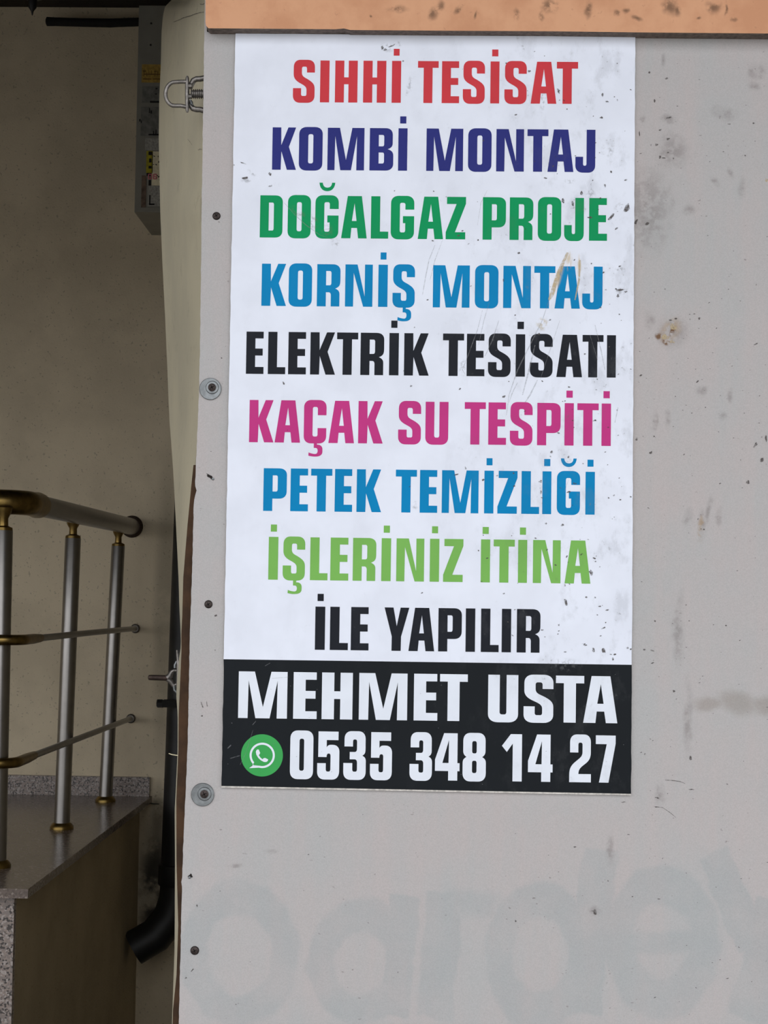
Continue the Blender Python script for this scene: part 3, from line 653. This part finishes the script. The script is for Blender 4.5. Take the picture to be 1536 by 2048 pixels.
# ---------------------------------------------------------------- dirt flakes and scuffs that lie on the print and on the board
def flake(bm, px, py, rx, ry, ang, Y, seed, n=9):
    r = random.Random(seed); c = at(px, py, Y); k = (Y - CAM.y) / F; ca, sa = math.cos(ang), math.sin(ang)
    pts = []
    for i in range(n):
        a = 2*math.pi*i/n; q = r.uniform(.45, 1.1)
        x, z = rx*q*math.cos(a)*k, ry*q*math.sin(a)*k
        pts.append((c.x + x*ca - z*sa, c.z + x*sa + z*ca))
    flat(bm, pts, [], Y)
def streak(bm, P, w, Y):
    a = []; b = []
    n = len(P)
    for i, (x, y) in enumerate(P):
        x2, y2 = P[min(i+1, n-1)]; x1, y1 = P[max(i-1, 0)]
        d = math.hypot(x2-x1, y2-y1) or 1; nx, ny = -(y2-y1)/d, (x2-x1)/d
        ww = w * (.25 + .75 * math.sin(math.pi * (i + .3) / (n - .4)))/2
        p = at(x + nx*ww, y + ny*ww, Y); q = at(x - nx*ww, y - ny*ww, Y); a.append((p.x, p.z)); b.append((q.x, q.z))
    va = [bm.verts.new((p[0], Y, p[1])) for p in a]; vb = [bm.verts.new((p[0], Y, p[1])) for p in b]
    for i in range(n-1): bm.faces.new((va[i], va[i+1], vb[i+1], vb[i]))
def save_print(name, bm, mat, parent, label=None):
    for f in bm.faces:
        f.normal_update()
        if f.normal.y > 0: f.normal_flip()
    me = bpy.data.meshes.new(name); bm.to_mesh(me); bm.free(); o = link(name, me, mat, parent); o['kind'] = 'stuff'
    if label: o['label'] = label
    return o
def film(name, rgb, alpha, rough=.7):
    m, nt, b = nodes(name); N = NB(nt)
    b.inputs['Base Color'].default_value = (*A(*rgb), 1); b.inputs['Roughness'].default_value = rough
    N.l(N.rng(N.noise(260, 3, .6), .35, .6, alpha * .35, alpha), b.inputs['Alpha'])
    return m
M_grime = film('dark_grime', (84, 78, 76), .85); M_scuff = film('pale_scuff', (150, 152, 156), .34); M_tan = film('tan_glue', (196, 178, 142), .7)
bm = bmesh.new(); s = 0
big = [(1254, 416, 13, 6, .9, ), (1222, 434, 9, 4, .8), (1210, 371, 3, 4, 0), (1163, 385, 4, 5, 0), (1126, 402, 3, 6, 0), (1145, 407, 3, 7, .3), (1180, 435, 8, 3, 0), (917, 471, 4, 2, .2),
       (1101, 428, 2, 2, 0), (1038, 506, 3, 3, 0), (1233, 457, 5, 2, .7), (1251, 360, 5, 2, .3), (1222, 344, 3, 3, 0), (1132, 1205, 4, 8, .3), (1130, 1170, 1.5, 3, 0), (1008, 793, 5, 3, .3), (920, 778, 3, 2, .5),
       (1117, 866, 4, 2, -.4), (1189, 841, 4, 2, .3), (1103, 904, 3, 3, -.6), (913, 949, 7, 1.5, .2), (931, 936, 2, 4, 0), (966, 960, 3, 3, 0), (1149, 967, 5, 2, -.2), (1081, 963, 4, 3, .3), (1082, 984, 2, 6, 0),
       (1137, 984, 5, 2, .2), (1125, 1050, 6, 3, .3), (1092, 1047, 3, 2, 0), (1007, 1187, 3, 2, .6), (957, 1101, 3, 2, 0), (1101, 949-36, 2, 2, 0), (1137, 914, 2, 3, 0), (963, 1163, 3, 1, 0), (1187, 1300, 3, 5, .2),
       (1208, 1302, 4, 6, .5), (1226, 1318, 2, 4, 0), (1255, 1296, 3, 3, 0), (1215, 1220, 5, 2, .2), (1207, 1256, 5, 2, .5), (1059, 142, 4, 3, .4), (765, 95, 3, 6, .1), (785, 91, 10, 2, .4), (770, 100, 6, 3, .2), (806, 122, 3, 3, 0),
       (1117, 182, 3, 6, .3), (1205, 190, 3, 6, 0), (1214, 203, 4, 2, 0), (1235, 200, 2, 3, 0), (1203, 235, 4, 3, 0), (468, 330, 2, 2, 0), (486, 326, 7, 1.2, -.3), (490, 356, 7, 3, .2), (540, 348, 3, 5, .4), (541, 372, 5, 2, .3),
       (1240, 580, 8, 3, .1), (1252, 583, 4, 2, .3), (1232, 578, 3, 2, 0), (1236, 592, 3, 4, .5), (1007, 560, 2, 3, 0), (1207, 545, 3, 2, .5), (1078, 668, 3, 3, 0), (1100, 640, 4, 2, .3), (567, 766, 2, 4, .5), (822, 772, 3, 2, .6), (575, 900-40, 1, 1, 0),
       (1118, 1250, 2, 2, 0), (1190, 1195, 2, 2, 0), (1173, 1194, 3, 2, 0), (1182, 1145, 4, 8, .2), (1085, 1260, 3, 2, 0)]
for q in big: s += 1; flake(bm, *q, -.0004, s)
r = random.Random(11)
for i in range(150):
    x = 1262 - abs(r.gauss(0, 190)); y = r.uniform(90, 1312)
    if x < 480: continue
    q = r.uniform(.6, 2.0); flake(bm, x, y, q * r.uniform(1, 2.2), q, r.uniform(-.6, .9), -.0004, 500 + i, 7)
save_print('dirt_flakes', bm, M_grime, sign, 'small dark dirt specks and chips, mostly along the right side')
bm = bmesh.new()
for P, w in [([(1135, 505), (1118, 545), (1103, 590), (1098, 600)], 9), ([(1160, 520), (1158, 560), (1150, 600)], 4)]: streak(bm, P, w, -.00042)
save_print('glue_smear', bm, M_tan, sign, 'tan smear across the word MONTAJ')
bm = bmesh.new()
for P, w in [([(568, 405), (590, 430), (612, 450), (640, 470), (668, 480)], 1.6), ([(975, 380), (962, 405), (955, 450)], 1), ([(870, 490), (858, 520), (850, 560), (845, 590)], 2), ([(885, 480), (870, 520), (860, 560)], 1.2),
             ([(1098, 600), (1085, 640), (1060, 690), (1035, 740), (1018, 790), (1013, 830)], 2.2), ([(1070, 690), (1058, 740), (1045, 790)], 3.4), ([(1075, 760), (1060, 790), (1050, 805)], 3), ([(1035, 765), (1025, 785), (1018, 805)], 2),
             ([(965, 620), (955, 660), (940, 700), (925, 740), (930, 748)], 1.6), ([(998, 640), (985, 680), (970, 712)], 2), ([(1190, 650), (1202, 700), (1210, 740)], 2), ([(1180, 670), (1195, 720)], 1.5), ([(1236, 815), (1230, 845)], 2),
             ([(1137, 960), (1128, 985)], 1), ([(480, 1530), (492, 1505), (500, 1480), (506, 1460)], 1.2), ([(455, 1497), (462, 1490)], 3), ([(460, 1517), (480, 1511)], 2), ([(543, 1357), (580, 1354)], 1), ([(530, 1332), (540, 1326)], 2),
             ([(505, 1450), (512, 1442)], 2), ([(980, 600), (968, 640), (957, 690)], 1.4), ([(1120, 640), (1100, 700), (1080, 760)], 1.2)]: streak(bm, P, w, -.00042)
for i in range(26): flake(bm, r.uniform(455, 1255), r.uniform(1335, 1570), 1.5, .9, r.uniform(-1, 1), -.00042, 900 + i, 6)
save_print('scratches', bm, M_scuff, sign, 'grey scuff marks')

marks = empty('wall_dirt', at(1400, 700, GY), 'scattered small chips, scratches and dark flecks on the grey board beside the sign', 'dirt marks')
bm = bmesh.new()
lst = [(1333, 157, 5, 2, .2), (1299, 145, 3, 3, .4), (1309, 201, 2, 5, .3), (1338, 235, 7, 2, .3), (1320, 260, 4, 2, .2), (1336, 278, 5, 3, .3), (1313, 290, 4, 3, .6), (1336, 305, 3, 2, .5), (1347, 317, 2, 2, 0),
       (1320, 314, 3, 4, -.4), (1328, 316, 5, 1.5, 0), (1281, 307, 3, 1, .2), (1458, 248, 4, 1, 0), (1507, 246, 3, 2, 0), (1490, 311, 2, 2, 0), (1272, 444, 4, 7, -.5), (1295, 447, 6, 3, .4), (1302, 290, 2, 2, 0), (1279, 267, 1.5, 6, 0),
       (1342, 640, 4, 2, 0), (1352, 637, 3, 2, 0), (1388, 628, 3, 1.5, 0), (1330, 578, 1.5, 1.5, 0), (1282, 751, 4, 2, .5), (1512, 688, 5, 2, .4), (1481, 602, 2, 1, 0), (1395, 763, 4, 2, .6), (1404, 759, 2, 1, 0), (1399, 637, 3, 3, 0),
       (1273, 879, 3, 4, -.4), (1302, 905, 5, 3, .6), (1308, 873, 2, 2, 0), (1368, 909, 2, 2, 0), (1411, 815, 1.5, 1.5, 0), (1511, 890, 3, 7, -.6), (1532, 877, 3, 7, 0), (1524, 921, 7, 5, .6), (1496, 964, 4, 5, 0), (1440, 967, 3, 1.5, .4),
       (1402, 1058, 2, 1, 0), (1408, 1059, 2, 2, 0), (1396, 1038, 1.5, 2, 0), (1289, 1299, 4, 2, 0), (1305, 1301, 4, 2, -.3), (1305, 1326, 4, 1.5, .3), (1452, 1251, 3, 2, 0), (1348, 1382, 3, 3, 0), (1383, 1579, 6, 1.5, 0),
       (1315, 1596, 6, 1.5, -.2), (1314, 1614, 5, 1.2, 0), (1310, 1250-8, 2, 2, 0), (1247, 1604, 6, 1.5, .2), (1257, 1669, 3, 1.2, 0), (1150, 1694, 4, 1.5, 0), (1190, 1825, 4, 8, 0), (1184, 1822, 6, 1, 0), (1031, 1842, 2, 3, .2), (1318, 1798, 3, 1, 0),
       (1216, 1762, 1.5, 1.5, 0), (1265, 1793, 2, 1.5, 0), (1290, 1508, 2, 2, 0), (1381, 1516, 3, 5, 0), (1310, 1995, 4, 1, .5), (1455, 1957, 4, 1, .3), (404, 1410, 1.6, 9, .3), (414, 1408, 1.4, 6, .2), (404, 1432, 3, 2, .2),
       (432, 1231, 4, 2, .5), (443, 716, 2, 2, 0), (417, 719, 1, 1, 0), (422, 903, 2, 1, 0), (430, 1300, 1.5, 1.5, 0), (394, 1812, 2, 3, 0), (371, 1956, 3, 2, .4), (385, 1940, 5, 1.5, .8), (617, 1709, 2, 1, 0)]
for q in lst: s += 1; flake(bm, *q, GY - .0003, s)
for i in range(330):
    x = r.uniform(1268, 1536) if r.random() < .62 else r.uniform(372, 1536); y = r.uniform(90, 2040)
    if x < 1268 and y < 1600: continue
    q = r.uniform(.4, 1.5); flake(bm, x, y, q * r.uniform(1, 2), q * .7, r.uniform(-.5, .8), GY - .0003, 1500 + i, 6)
for P, w in [([(1330, 1560), (1345, 1561), (1360, 1563), (1370, 1567)], 1.6), ([(1308, 1613), (1325, 1615), (1340, 1625), (1352, 1635)], 1.0)]: streak(bm, P, w, GY - .0003)
save_print('dark_flecks', bm, M_grime, marks)
bm = bmesh.new()
for q in [(1533, 360, 4, 5, .2), (1427, 1053, 0.5, 1, 0)]: flake(bm, *q, GY - .0003, 77)
for q in [(1346, 655, 8, 9, .3), (1330, 675, 10, 7, .2), (1344, 684, 6, 4, 0)]: flake(bm, *q, GY - .0004, 78)
save_print('tan_residue', bm, M_tan, marks, 'rusty tan splash residue')

# ---------------------------------------------------------------- screws in the board
def phillips(base, r, parent, y):
    bm = bmesh.new(); lathe(bm, base, (0, -1, 0), [(0, r), (.0012, r), (.002, r * .75), (.0022, r * .2)], 24); o = bm_obj('screw_head', bm, M_dark, parent, 40)
    bm = bmesh.new()
    for ang in (.5, .5 + math.pi / 2):
        d = Vector((math.cos(ang), 0, math.sin(ang))); n = Vector((-d.z, 0, d.x)); c = Vector(base) - Vector((0, .00235, 0))
        vs = [bm.verts.new(c + d * a * r * .6 + n * b * r * .13) for a, b in ((-1, -1), (1, -1), (1, 1), (-1, 1))]; bm.faces.new(vs)
    bm_obj('cross_slot', bm, M_hole, o)
for px, py, R_, sx, sy, lab in ((421, 778, 22.2, 424.8, 775.5, 'round steel washer and screw on the board edge beside the word ELEKTRİK'), (405.5, 1589, 23, 409.5, 1587.5, 'round steel washer and screw just below the level of the black strip')):
    c = at(px, py, GY); k = 2.034 / F
    t = empty('washer_screw', c, lab, 'screw', 'steel washers with screws')
    bm = bmesh.new(); R = R_ * k
    lathe(bm, c, (0, -1, 0), [(0, R), (.0014, R), (.0020, R * .96), (.0016, R * .86), (.0012, R * .6), (.0010, R * .38)], 48); bm_obj('washer', bm, M_galv, t, 30)
    c2 = at(sx, sy, GY)
    bm = bmesh.new(); lathe(bm, c2 - Vector((0, .0009, 0)), (0, -1, 0), [(0, R * .60), (.0010, R * .60), (.0022, R * .54), (.0024, R * .36)], 40); bm_obj('inner_washer', bm, M_galv, t, 30)
    phillips(c2 - Vector((0, .0030, 0)), R * .36, t, 0)
for px, py, rpx, lab in ((433, 432, 7.5, 'uppermost bare dark screw in the left edge strip, level with DOĞALGAZ'), (417, 1208.5, 7.5, 'bare dark screw in the left edge strip, level with İLE YAPILIR'),
                         (389.5, 1901, 8, 'lowest bare dark screw near the bottom left edge of the board')):
    c = at(px, py, GY); t = empty('board_screw', c, lab, 'screw', 'bare screws in the board edge')
    bm = bmesh.new(); lathe(bm, c, (0, -1, 0), [(0, rpx * 1.1 * 2.034 / F), (.0004, rpx * 1.06 * 2.034 / F), (.0005, rpx * .95 * 2.034 / F)], 24); bm_obj('countersink', bm, M_hole, t)
    phillips(c - Vector((0, .0003, 0)), rpx * .93 * 2.034 / F, t, 0)
for (px, py, rx, ry, a, lab) in ((420, 953, 11, 4, -.7, 'slanted torn hole with a bright screw tip near the left board edge'), (381, 1752, 6.5, 5.5, .2, 'small ragged dark hole near the lower left board edge')):
    t = empty('screw_hole', at(px, py, GY), lab, 'hole')
    bm = bmesh.new(); flake(bm, px, py, rx, ry, a, GY - .0004, 31, 14); me = bpy.data.meshes.new('dark_hole'); bm.to_mesh(me); bm.free(); link('dark_hole', me, M_hole, t)
    bm = bmesh.new(); c = at(px + (6 if rx > 8 else -2), py + (5 if rx > 8 else 3), GY - .0008); lathe(bm, c, (0, -1, 0), [(0, .0016), (.0006, .0014), (.001, .0006)], 12); bm_obj('screw_tip', bm, M_galv, t, 40)

# ---------------------------------------------------------------- curling cream panel, brown batten behind the board
Lp = [(-60, 349), (0, 343), (13, 330), (32, 325.7), (65, 323), (130, 321.6), (195, 318.5), (277, 317.5), (424, 320.5), (520, 324.5), (640, 330.5), (745, 335), (800, 337), (850, 339.5), (900, 343.5), (960, 347.5), (1050, 352), (1155, 357),
      (1220, 359), (1250, 360.6), (1290, 362), (1320, 357.7), (1350, 355), (1390, 352.5), (1430, 355.3), (1500, 355.2), (1580, 351.5), (1620, 349.3), (1720, 350), (1850, 349.5), (1900, 349), (1940, 347.6), (2040, 344), (2150, 341)]
Rp = [(-60, 418), (380, 411), (390, 401), (440, 400), (460, 407), (700, 406), (850, 402), (890, 396), (905, 392.5), (930, 389), (960, 385.7), (1050, 377), (1155, 368.5), (1230, 366.5), (1270, 364.6), (1300, 365), (1350, 362.8), (1390, 361), (1430, 359.3),
      (1500, 358.8), (1600, 354.6), (1720, 355), (1850, 358.3), (1900, 356.7), (1950, 355), (2020, 348), (2150, 344.5)]
bm = bmesh.new(); rows = []
yy = -60
TH = .0022; NC = 8
while yy <= 2150:
    l = interp(Lp, yy); rgt = interp(Rp, yy); wpx = rgt - l
    row = []
    for j in range(NC + 1):
        t = j / NC
        bow = math.sin(t * math.pi) * .022 * min(1, wpx / 60)
        Yj = .065 + (1 - t) * min(.26, wpx * .0036) - bow
        row.append(bm.verts.new(at(l + wpx * t, yy, Yj)))
    rows.append(row); yy += 14 if yy > 30 else 5
for a, b in zip(rows, rows[1:]):
    for j in range(NC): bm.faces.new((a[j], b[j], b[j+1], a[j+1]))
bmesh.ops.recalc_face_normals(bm, faces=bm.faces)
g = bmesh.ops.solidify(bm, geom=bm.faces[:], thickness=TH)
cp = tag(bm_obj('edge_panel', bm, M_cream, None, 50), 'curling aged cream sheet between the stair recess and the grey board', 'panel')
# crack lines near its top
bm = bmesh.new()
def cstreak(P, w):
    a = []; b = []
    for i, (x, y) in enumerate(P):
        l = interp(Lp, y); rgt = interp(Rp, y); t = (x - l) / (rgt - l); wpx = rgt - l
        Yj = .065 + (1 - t) * min(.26, wpx * .0036) - math.sin(t * math.pi) * .022 * min(1, wpx / 60) - .004
        ww = w * (.4 + .6 * math.sin(math.pi * (i + .5) / len(P))) / 2
        a.append(bm.verts.new(at(x, y - ww, Yj))); b.append(bm.verts.new(at(x, y + ww, Yj)))
    for i in range(len(P) - 1): bm.faces.new((a[i], a[i+1], b[i+1], b[i]))
cstreak([(347, 44), (358, 40), (368, 35), (380, 32), (390, 28), (400, 25), (408, 24)], 1.8)
cstreak([(400, 8), (405, 9), (409, 7)], 1.6); cstreak([(392, 26), (395, 15), (396, 4)], 1.3)
cstreak([(396, 300), (400, 298), (404, 299)], 1.4); cstreak([(375, 278), (380, 284), (384, 290)], 1)
save_print('crack', bm, M_grime, cp)
bm = bmesh.new(); bp = []
yl = [930, 960, 1050, 1155, 1230, 1270, 1300, 1350, 1390, 1430, 1500, 1600, 1720, 1850, 1900, 1950, 2020, 2150]
poly = [at(interp(Rp, y) - 2.0, y, .042) for y in yl]
prism(bm, [(p.x, p.z) for p in poly] + [(poly[-1].x + .09, poly[-1].z), (poly[-1].x + .09, poly[0].z)], .042, .062)
tag(bm_obj('timber_batten', bm, M_brown), 'rust-brown batten in the gap behind the left edge of the grey board', 'batten')

# ---------------------------------------------------------------- U-shaped clamp at the upper left
k = 2.09 / F
def pk(x, y, Y=.045): return at(x, y, Y)
cl = empty('cable_clamp', pk(380, 188), 'galvanised U-shaped wire rope clamp sticking out from behind the board', 'clamp')
rr2 = 4.0 * k
bm = bmesh.new()
cxx, cyy, ra = 352, 188, 22.5
pts = [pk(373, cyy - 24.5), pk(362, cyy - 24.5), pk(352, cyy - 24)]
pts += [pk(350 + 19 * math.cos(math.radians(a)), cyy - 24 * math.sin(math.radians(a))) for a in range(105, 256, 15)]
pts += [pk(352, cyy + 23.5), pk(362, cyy + 23.5), pk(374, cyy + 26)]
tube(bm, pts, rr2, 16); bm_obj('u_bolt', bm, M_zinc, cl, 45)
bm = bmesh.new(); p1, p2 = pk(374.5, 152), pk(374.5, 225)
tube(bm, [p1, p1 + (p2 - p1) * .06, p1 + (p2 - p1) * .28, p1 + (p2 - p1) * .72, p1 + (p2 - p1) * .94, p2], [.0012, .0022, .0027, .0027, .0022, .0012], 12); bm_obj('saddle_plate', bm, M_zinc, cl, 45)
for (x, y) in ((379.5, 171.5), (379.5, 192.5)):
    bm = bmesh.new(); c = pk(x - 3, y); lathe(bm, c, (1, 0, 0), [(0, .0026), (.0005, .003), (.0045, .003), (.005, .0026)], 6); bm_obj('nut', bm, M_zinc, cl, 20)
for P, in (([(381, 178), (383, 168), (387, 161), (393, 158), (400, 158), (410, 156), (420, 156)],), ([(379, 204), (381, 211), (386, 217), (393, 219), (400, 219), (410, 222), (420, 222)],)):
    bm = bmesh.new(); tube(bm, [pk(x, y, .05) for x, y in P], [.0022] + [.0036] * (len(P) - 1), 12); bm_obj('hook_arm', bm, M_zinc, cl, 45)
bm = bmesh.new()
a0, b0 = pk(382, 188, .048), pk(425, 188, .048)
n = 44; pp = [a0 + (b0 - a0) * i / n for i in range(n + 1)]
tube(bm, pp, [(.0062 if i % 4 in (1, 2) else .0046) for i in range(n + 1)], 16); bm_obj('threaded_rod', bm, M_zinc, cl, 25)
bm = bmesh.new(); tube(bm, [pk(380, 200, .044), pk(384, 205, .044), pk(385.5, 210, .044), pk(381, 206, .044)], .0015, 8); bm_obj('wire_tail', bm, M_galv, cl, 45)

# lower clamp behind the panel edge
Y2 = .22
cl2 = empty('cable_clamp', at(345, 1355, Y2), 'dark rusty clamp with a round pin poking out across the black pipe', 'clamp')
def q2(x, y, Y=Y2): return at(x, y, Y)
bm = bmesh.new(); tube(bm, [q2(296, 1355), q2(297.5, 1355), q2(302, 1355), q2(336, 1356)], [.0012, .0033, .0037, .0037], 16); bm_obj('pin', bm, M_rust, cl2, 45)
bm = bmesh.new(); tube(bm, [q2(335, 1356), q2(340, 1352), q2(344, 1343), q2(348, 1341), q2(358, 1341)], [.005, .0045, .003, .0025, .0022], 12)
tube(bm, [q2(336, 1358), q2(342, 1363), q2(347, 1371), q2(352, 1370), q2(358, 1366)], [.004, .0035, .003, .0026, .002], 12); bm_obj('fork', bm, M_zinc, cl2, 45)
for P in ([(350, 1336), (350, 1330), (353, 1324), (358, 1319)], [(348, 1372), (349, 1380), (353, 1384), (357, 1386)]):
    bm = bmesh.new(); tube(bm, [q2(x, y, Y2 - .01) for x, y in P], .0019, 10); bm_obj('hook', bm, M_galv, cl2, 45)
bm = bmesh.new()
tube(bm, [at(354, 1300, .1), at(358, 1330, .1), at(357, 1370, .1), at(355, 1396, .1)], [.0012, .0030, .0030, .0012], 12); bm_obj('saddle_plate', bm, M_zinc, cl2, 45)

Y3 = 1.6
# black downpipe with bracket bolt, and its bend at the bottom
dp = empty('drain_pipe', at(350, 1750, 2.6), 'black vertical drain pipe against the back wall beside the curling panel', 'pipe')
DY = 2.72
def pe(y): return interp([(900, 352), (1000, 349.5), (1150, 343.5), (1330, 337), (1500, 331), (1740, 321.5)], y)
wpp = .10
bm = bmesh.new()
pth = []
for y in (600, 900, 1000, 1150, 1330, 1500, 1620, 1735):
    p = at(pe(y) if y >= 900 else 352, y, DY); pth.append(Vector((p.x + wpp / 2, DY + .0, p.z)))
tube(bm, pth, wpp / 2, 24); bm_obj('pipe_tube', bm, M_black, dp, 40)
e = pth[-1]
bm = bmesh.new(); lathe(bm, e + Vector((0, 0, .012)), (0, 0, -1), [(0, .052), (.002, .057), (.055, .057), (.06, .054)], 24); bm_obj('pipe_collar', bm, M_black, dp, 40)
bm = bmesh.new(); q = e + Vector((0, 0, -.04))
tube(bm, [q, q + Vector((-.004, 0, -.05)), q + Vector((-.02, 0, -.10)), q + Vector((-.06, -.01, -.15)), q + Vector((-.12, -.02, -.185)), q + Vector((-.2, -.02, -.20))][:5], .05, 24); bm_obj('pipe_bend', bm, M_black, dp, 40)
bt = at(314, 1407, DY - .02)
bmx = empty('pipe_bracket', bt, 'short black bolt and strap holding the drain pipe, just below the clamp pin', 'bracket')
bm = bmesh.new(); lathe(bm, at(313.5, 1407, DY - .07), (1, 0, 0), [(0, .009), (.002, .0125), (.017, .0125), (.019, .010)], 6); bm_obj('bolt_head', bm, M_black, bmx, 20)
bm = bmesh.new(); a, b = at(326, 1407, DY - .07), at(360, 1408, DY - .07); tube(bm, [a, b], .008, 14); bm_obj('bolt_shaft', bm, M_black, bmx, 40)
bm = bmesh.new(); box(bm, (a.x, a.y - .014, a.z - .010), (a.x + .09, a.y + .03, a.z + .010)); bm_obj('strap', bm, M_foam, bmx, bevel=.002)

bm = bmesh.new(); tube(bm, [at(299, 1607, WY - .003), at(306, 1607.5, WY - .02), at(318, 1608, WY - .04)], .0014, 8)
tag(bm_obj('wire_stub', bm, M_black, None, 40), 'thin dark wire end poking out at the corner of the granite skirting', 'wire')
bm = bmesh.new(); tube(bm, [at(338, 1507, .09), at(343, 1509, .085), at(349, 1510, .08), at(356.5, 1511, .073)], .0006, 8)
tag(bm_obj('frayed_thread', bm, M_wp, cp, 40), 'pale thread torn out of the panel edge')

# black foam-covered pipe and lamp near the ceiling
bm = bmesh.new(); fy = 2.80
P = [at(92, 43, fy), at(94, 43, fy), at(110, 43.5, fy), at(160, 45, fy), at(220, 46, fy), at(280, 44, fy), at(330, 43, fy)]
P = [Vector((p.x, p.y, p.z)) for p in P]
tube(bm, P, [.008, .0135, .0125, .0125, .013, .0125, .0125], 16)
tag(bm_obj('insulated_pipe', bm, M_foam, None, 50), 'black foam-covered pipe running across the wall under the ceiling', 'pipe')
lp = at(65, 6, 2.3)
lampo = empty('ceiling_lamp', Vector((lp.x, 2.3, 3.27)), 'small dark unlit lamp holder hanging from the ceiling corner', 'lamp')
tipz = at(66, 31, 2.3).z
bm = bmesh.new(); lathe(bm, (lp.x, 2.3, 3.27), (0, 0, -1), [(0, .05), (.03, .05), (3.27 - tipz - .075, .030), (3.27 - tipz - .062, .034), (3.27 - tipz - .050, .030), (3.27 - tipz - .046, .014)], 24); bm_obj('lamp_rose', bm, M_black, lampo, 40)
bm = bmesh.new(); lathe(bm, (lp.x, 2.3, tipz + .052), (0, 0, -1), [(0, .014), (.012, .012), (.03, .011), (.04, .004), (.052, .001)], 16); bm_obj('lamp_holder', bm, M_black, lampo, 40)

# marks on the cabinet stickers
M_inkbrown = simple('brown_print', (112, 82, 34), .8, 0, .2, 120)
bm = bmesh.new()
for x0, y0, x1, y1 in ((286, 141, 292, 143), (287, 148, 330, 149.3), (286, 157, 303, 159), (305, 157, 330, 159), (287, 141, 288.5, 152), (293, 145, 294.5, 153), (297, 141, 298.3, 150), (302, 141, 303.3, 150), (308, 142, 314, 143.5), (309, 142, 310.5, 152), (315, 141, 316.5, 151)):
    quad_px(bm, x0, y0, x1, y1, BF - .0020, .0004)
bm_obj('sticker_print', bm, M_inkbrown, s1)['kind'] = 'stuff'
bm = bmesh.new()
for x0, y0, x1, y1 in ((300, 202, 330, 205.5), (310, 187, 314, 189), (311, 176, 315, 178.5)): quad_px(bm, x0, y0, x1, y1, BF - .0020, .0004)
bm_obj('sticker_print', bm, M_blk, s2)['kind'] = 'stuff'
bm = bmesh.new()
for x0, y0, x1, y1 in ((298, 216, 300, 226), (301, 221, 304, 227), (278.5, 238, 281, 243), (281.5, 241, 283.5, 246), (297, 268, 330, 270.5), (306, 262, 308, 270), (311, 259, 313, 270)): quad_px(bm, x0, y0, x1, y1, BF - .0020, .0004)
bm_obj('sticker_print', bm, M_blk, s3)['kind'] = 'stuff'
bm = bmesh.new()
for x0, y0, x1, y1 in ((297, 303, 304, 310), (298, 317, 303, 325), (297, 332, 303, 337), (293, 346, 303, 352), (297, 360, 302, 371)): quad_px(bm, x0, y0, x1, y1, BF - .0022, .0004)
bm_obj('sticker_print', bm, M_blk, s5)['kind'] = 'stuff'
bm = bmesh.new()
rk = random.Random(5)
for i in range(14): flake(bm, rk.uniform(306, 324), rk.uniform(312, 368), rk.uniform(1.2, 3), rk.uniform(.8, 2), rk.uniform(-1, 1), BF - .0022, 3000 + i, 7)
me = bpy.data.meshes.new('sticker_print'); bm.to_mesh(me); bm.free(); link('sticker_print', me, M_blk, s6)['kind'] = 'stuff'
bm = bmesh.new()
for ch, xa_, xb_ in (('0', 296, 304), ('6', 306, 314)):
    X = (at(xa_, 354, BF - .0026).x, at(xb_, 354, BF - .0026).x); g = G[ch]
    put(bm, g[0], [rr_(.28, .15, .72, .85, .1, .08)] if ch == '0' else g[1], X, at(300, 348, BF).z, at(300, 359, BF).z, BF - .0026)
me = bpy.data.meshes.new('sticker_print'); bm.to_mesh(me); bm.free(); tag(link('sticker_print', me, M_pink, s6), 'pink digits 06')
bm = bmesh.new()
for x0, y0, x1, y1 in ((298, 390, 301, 410), (298, 407, 309, 410)): quad_px(bm, x0, y0, x1, y1, BF - .0022, .0004)
bm_obj('sticker_print', bm, M_blk, s8)['kind'] = 'stuff'
for x_, y_ in ((302.5, 47), (301.5, 90)):
    bm = bmesh.new(); lathe(bm, at(x_, y_, BF), (0, -1, 0), [(0, .003), (.001, .003), (.0015, .002)], 12); bm_obj('rivet', bm, M_blk, cab, 40)
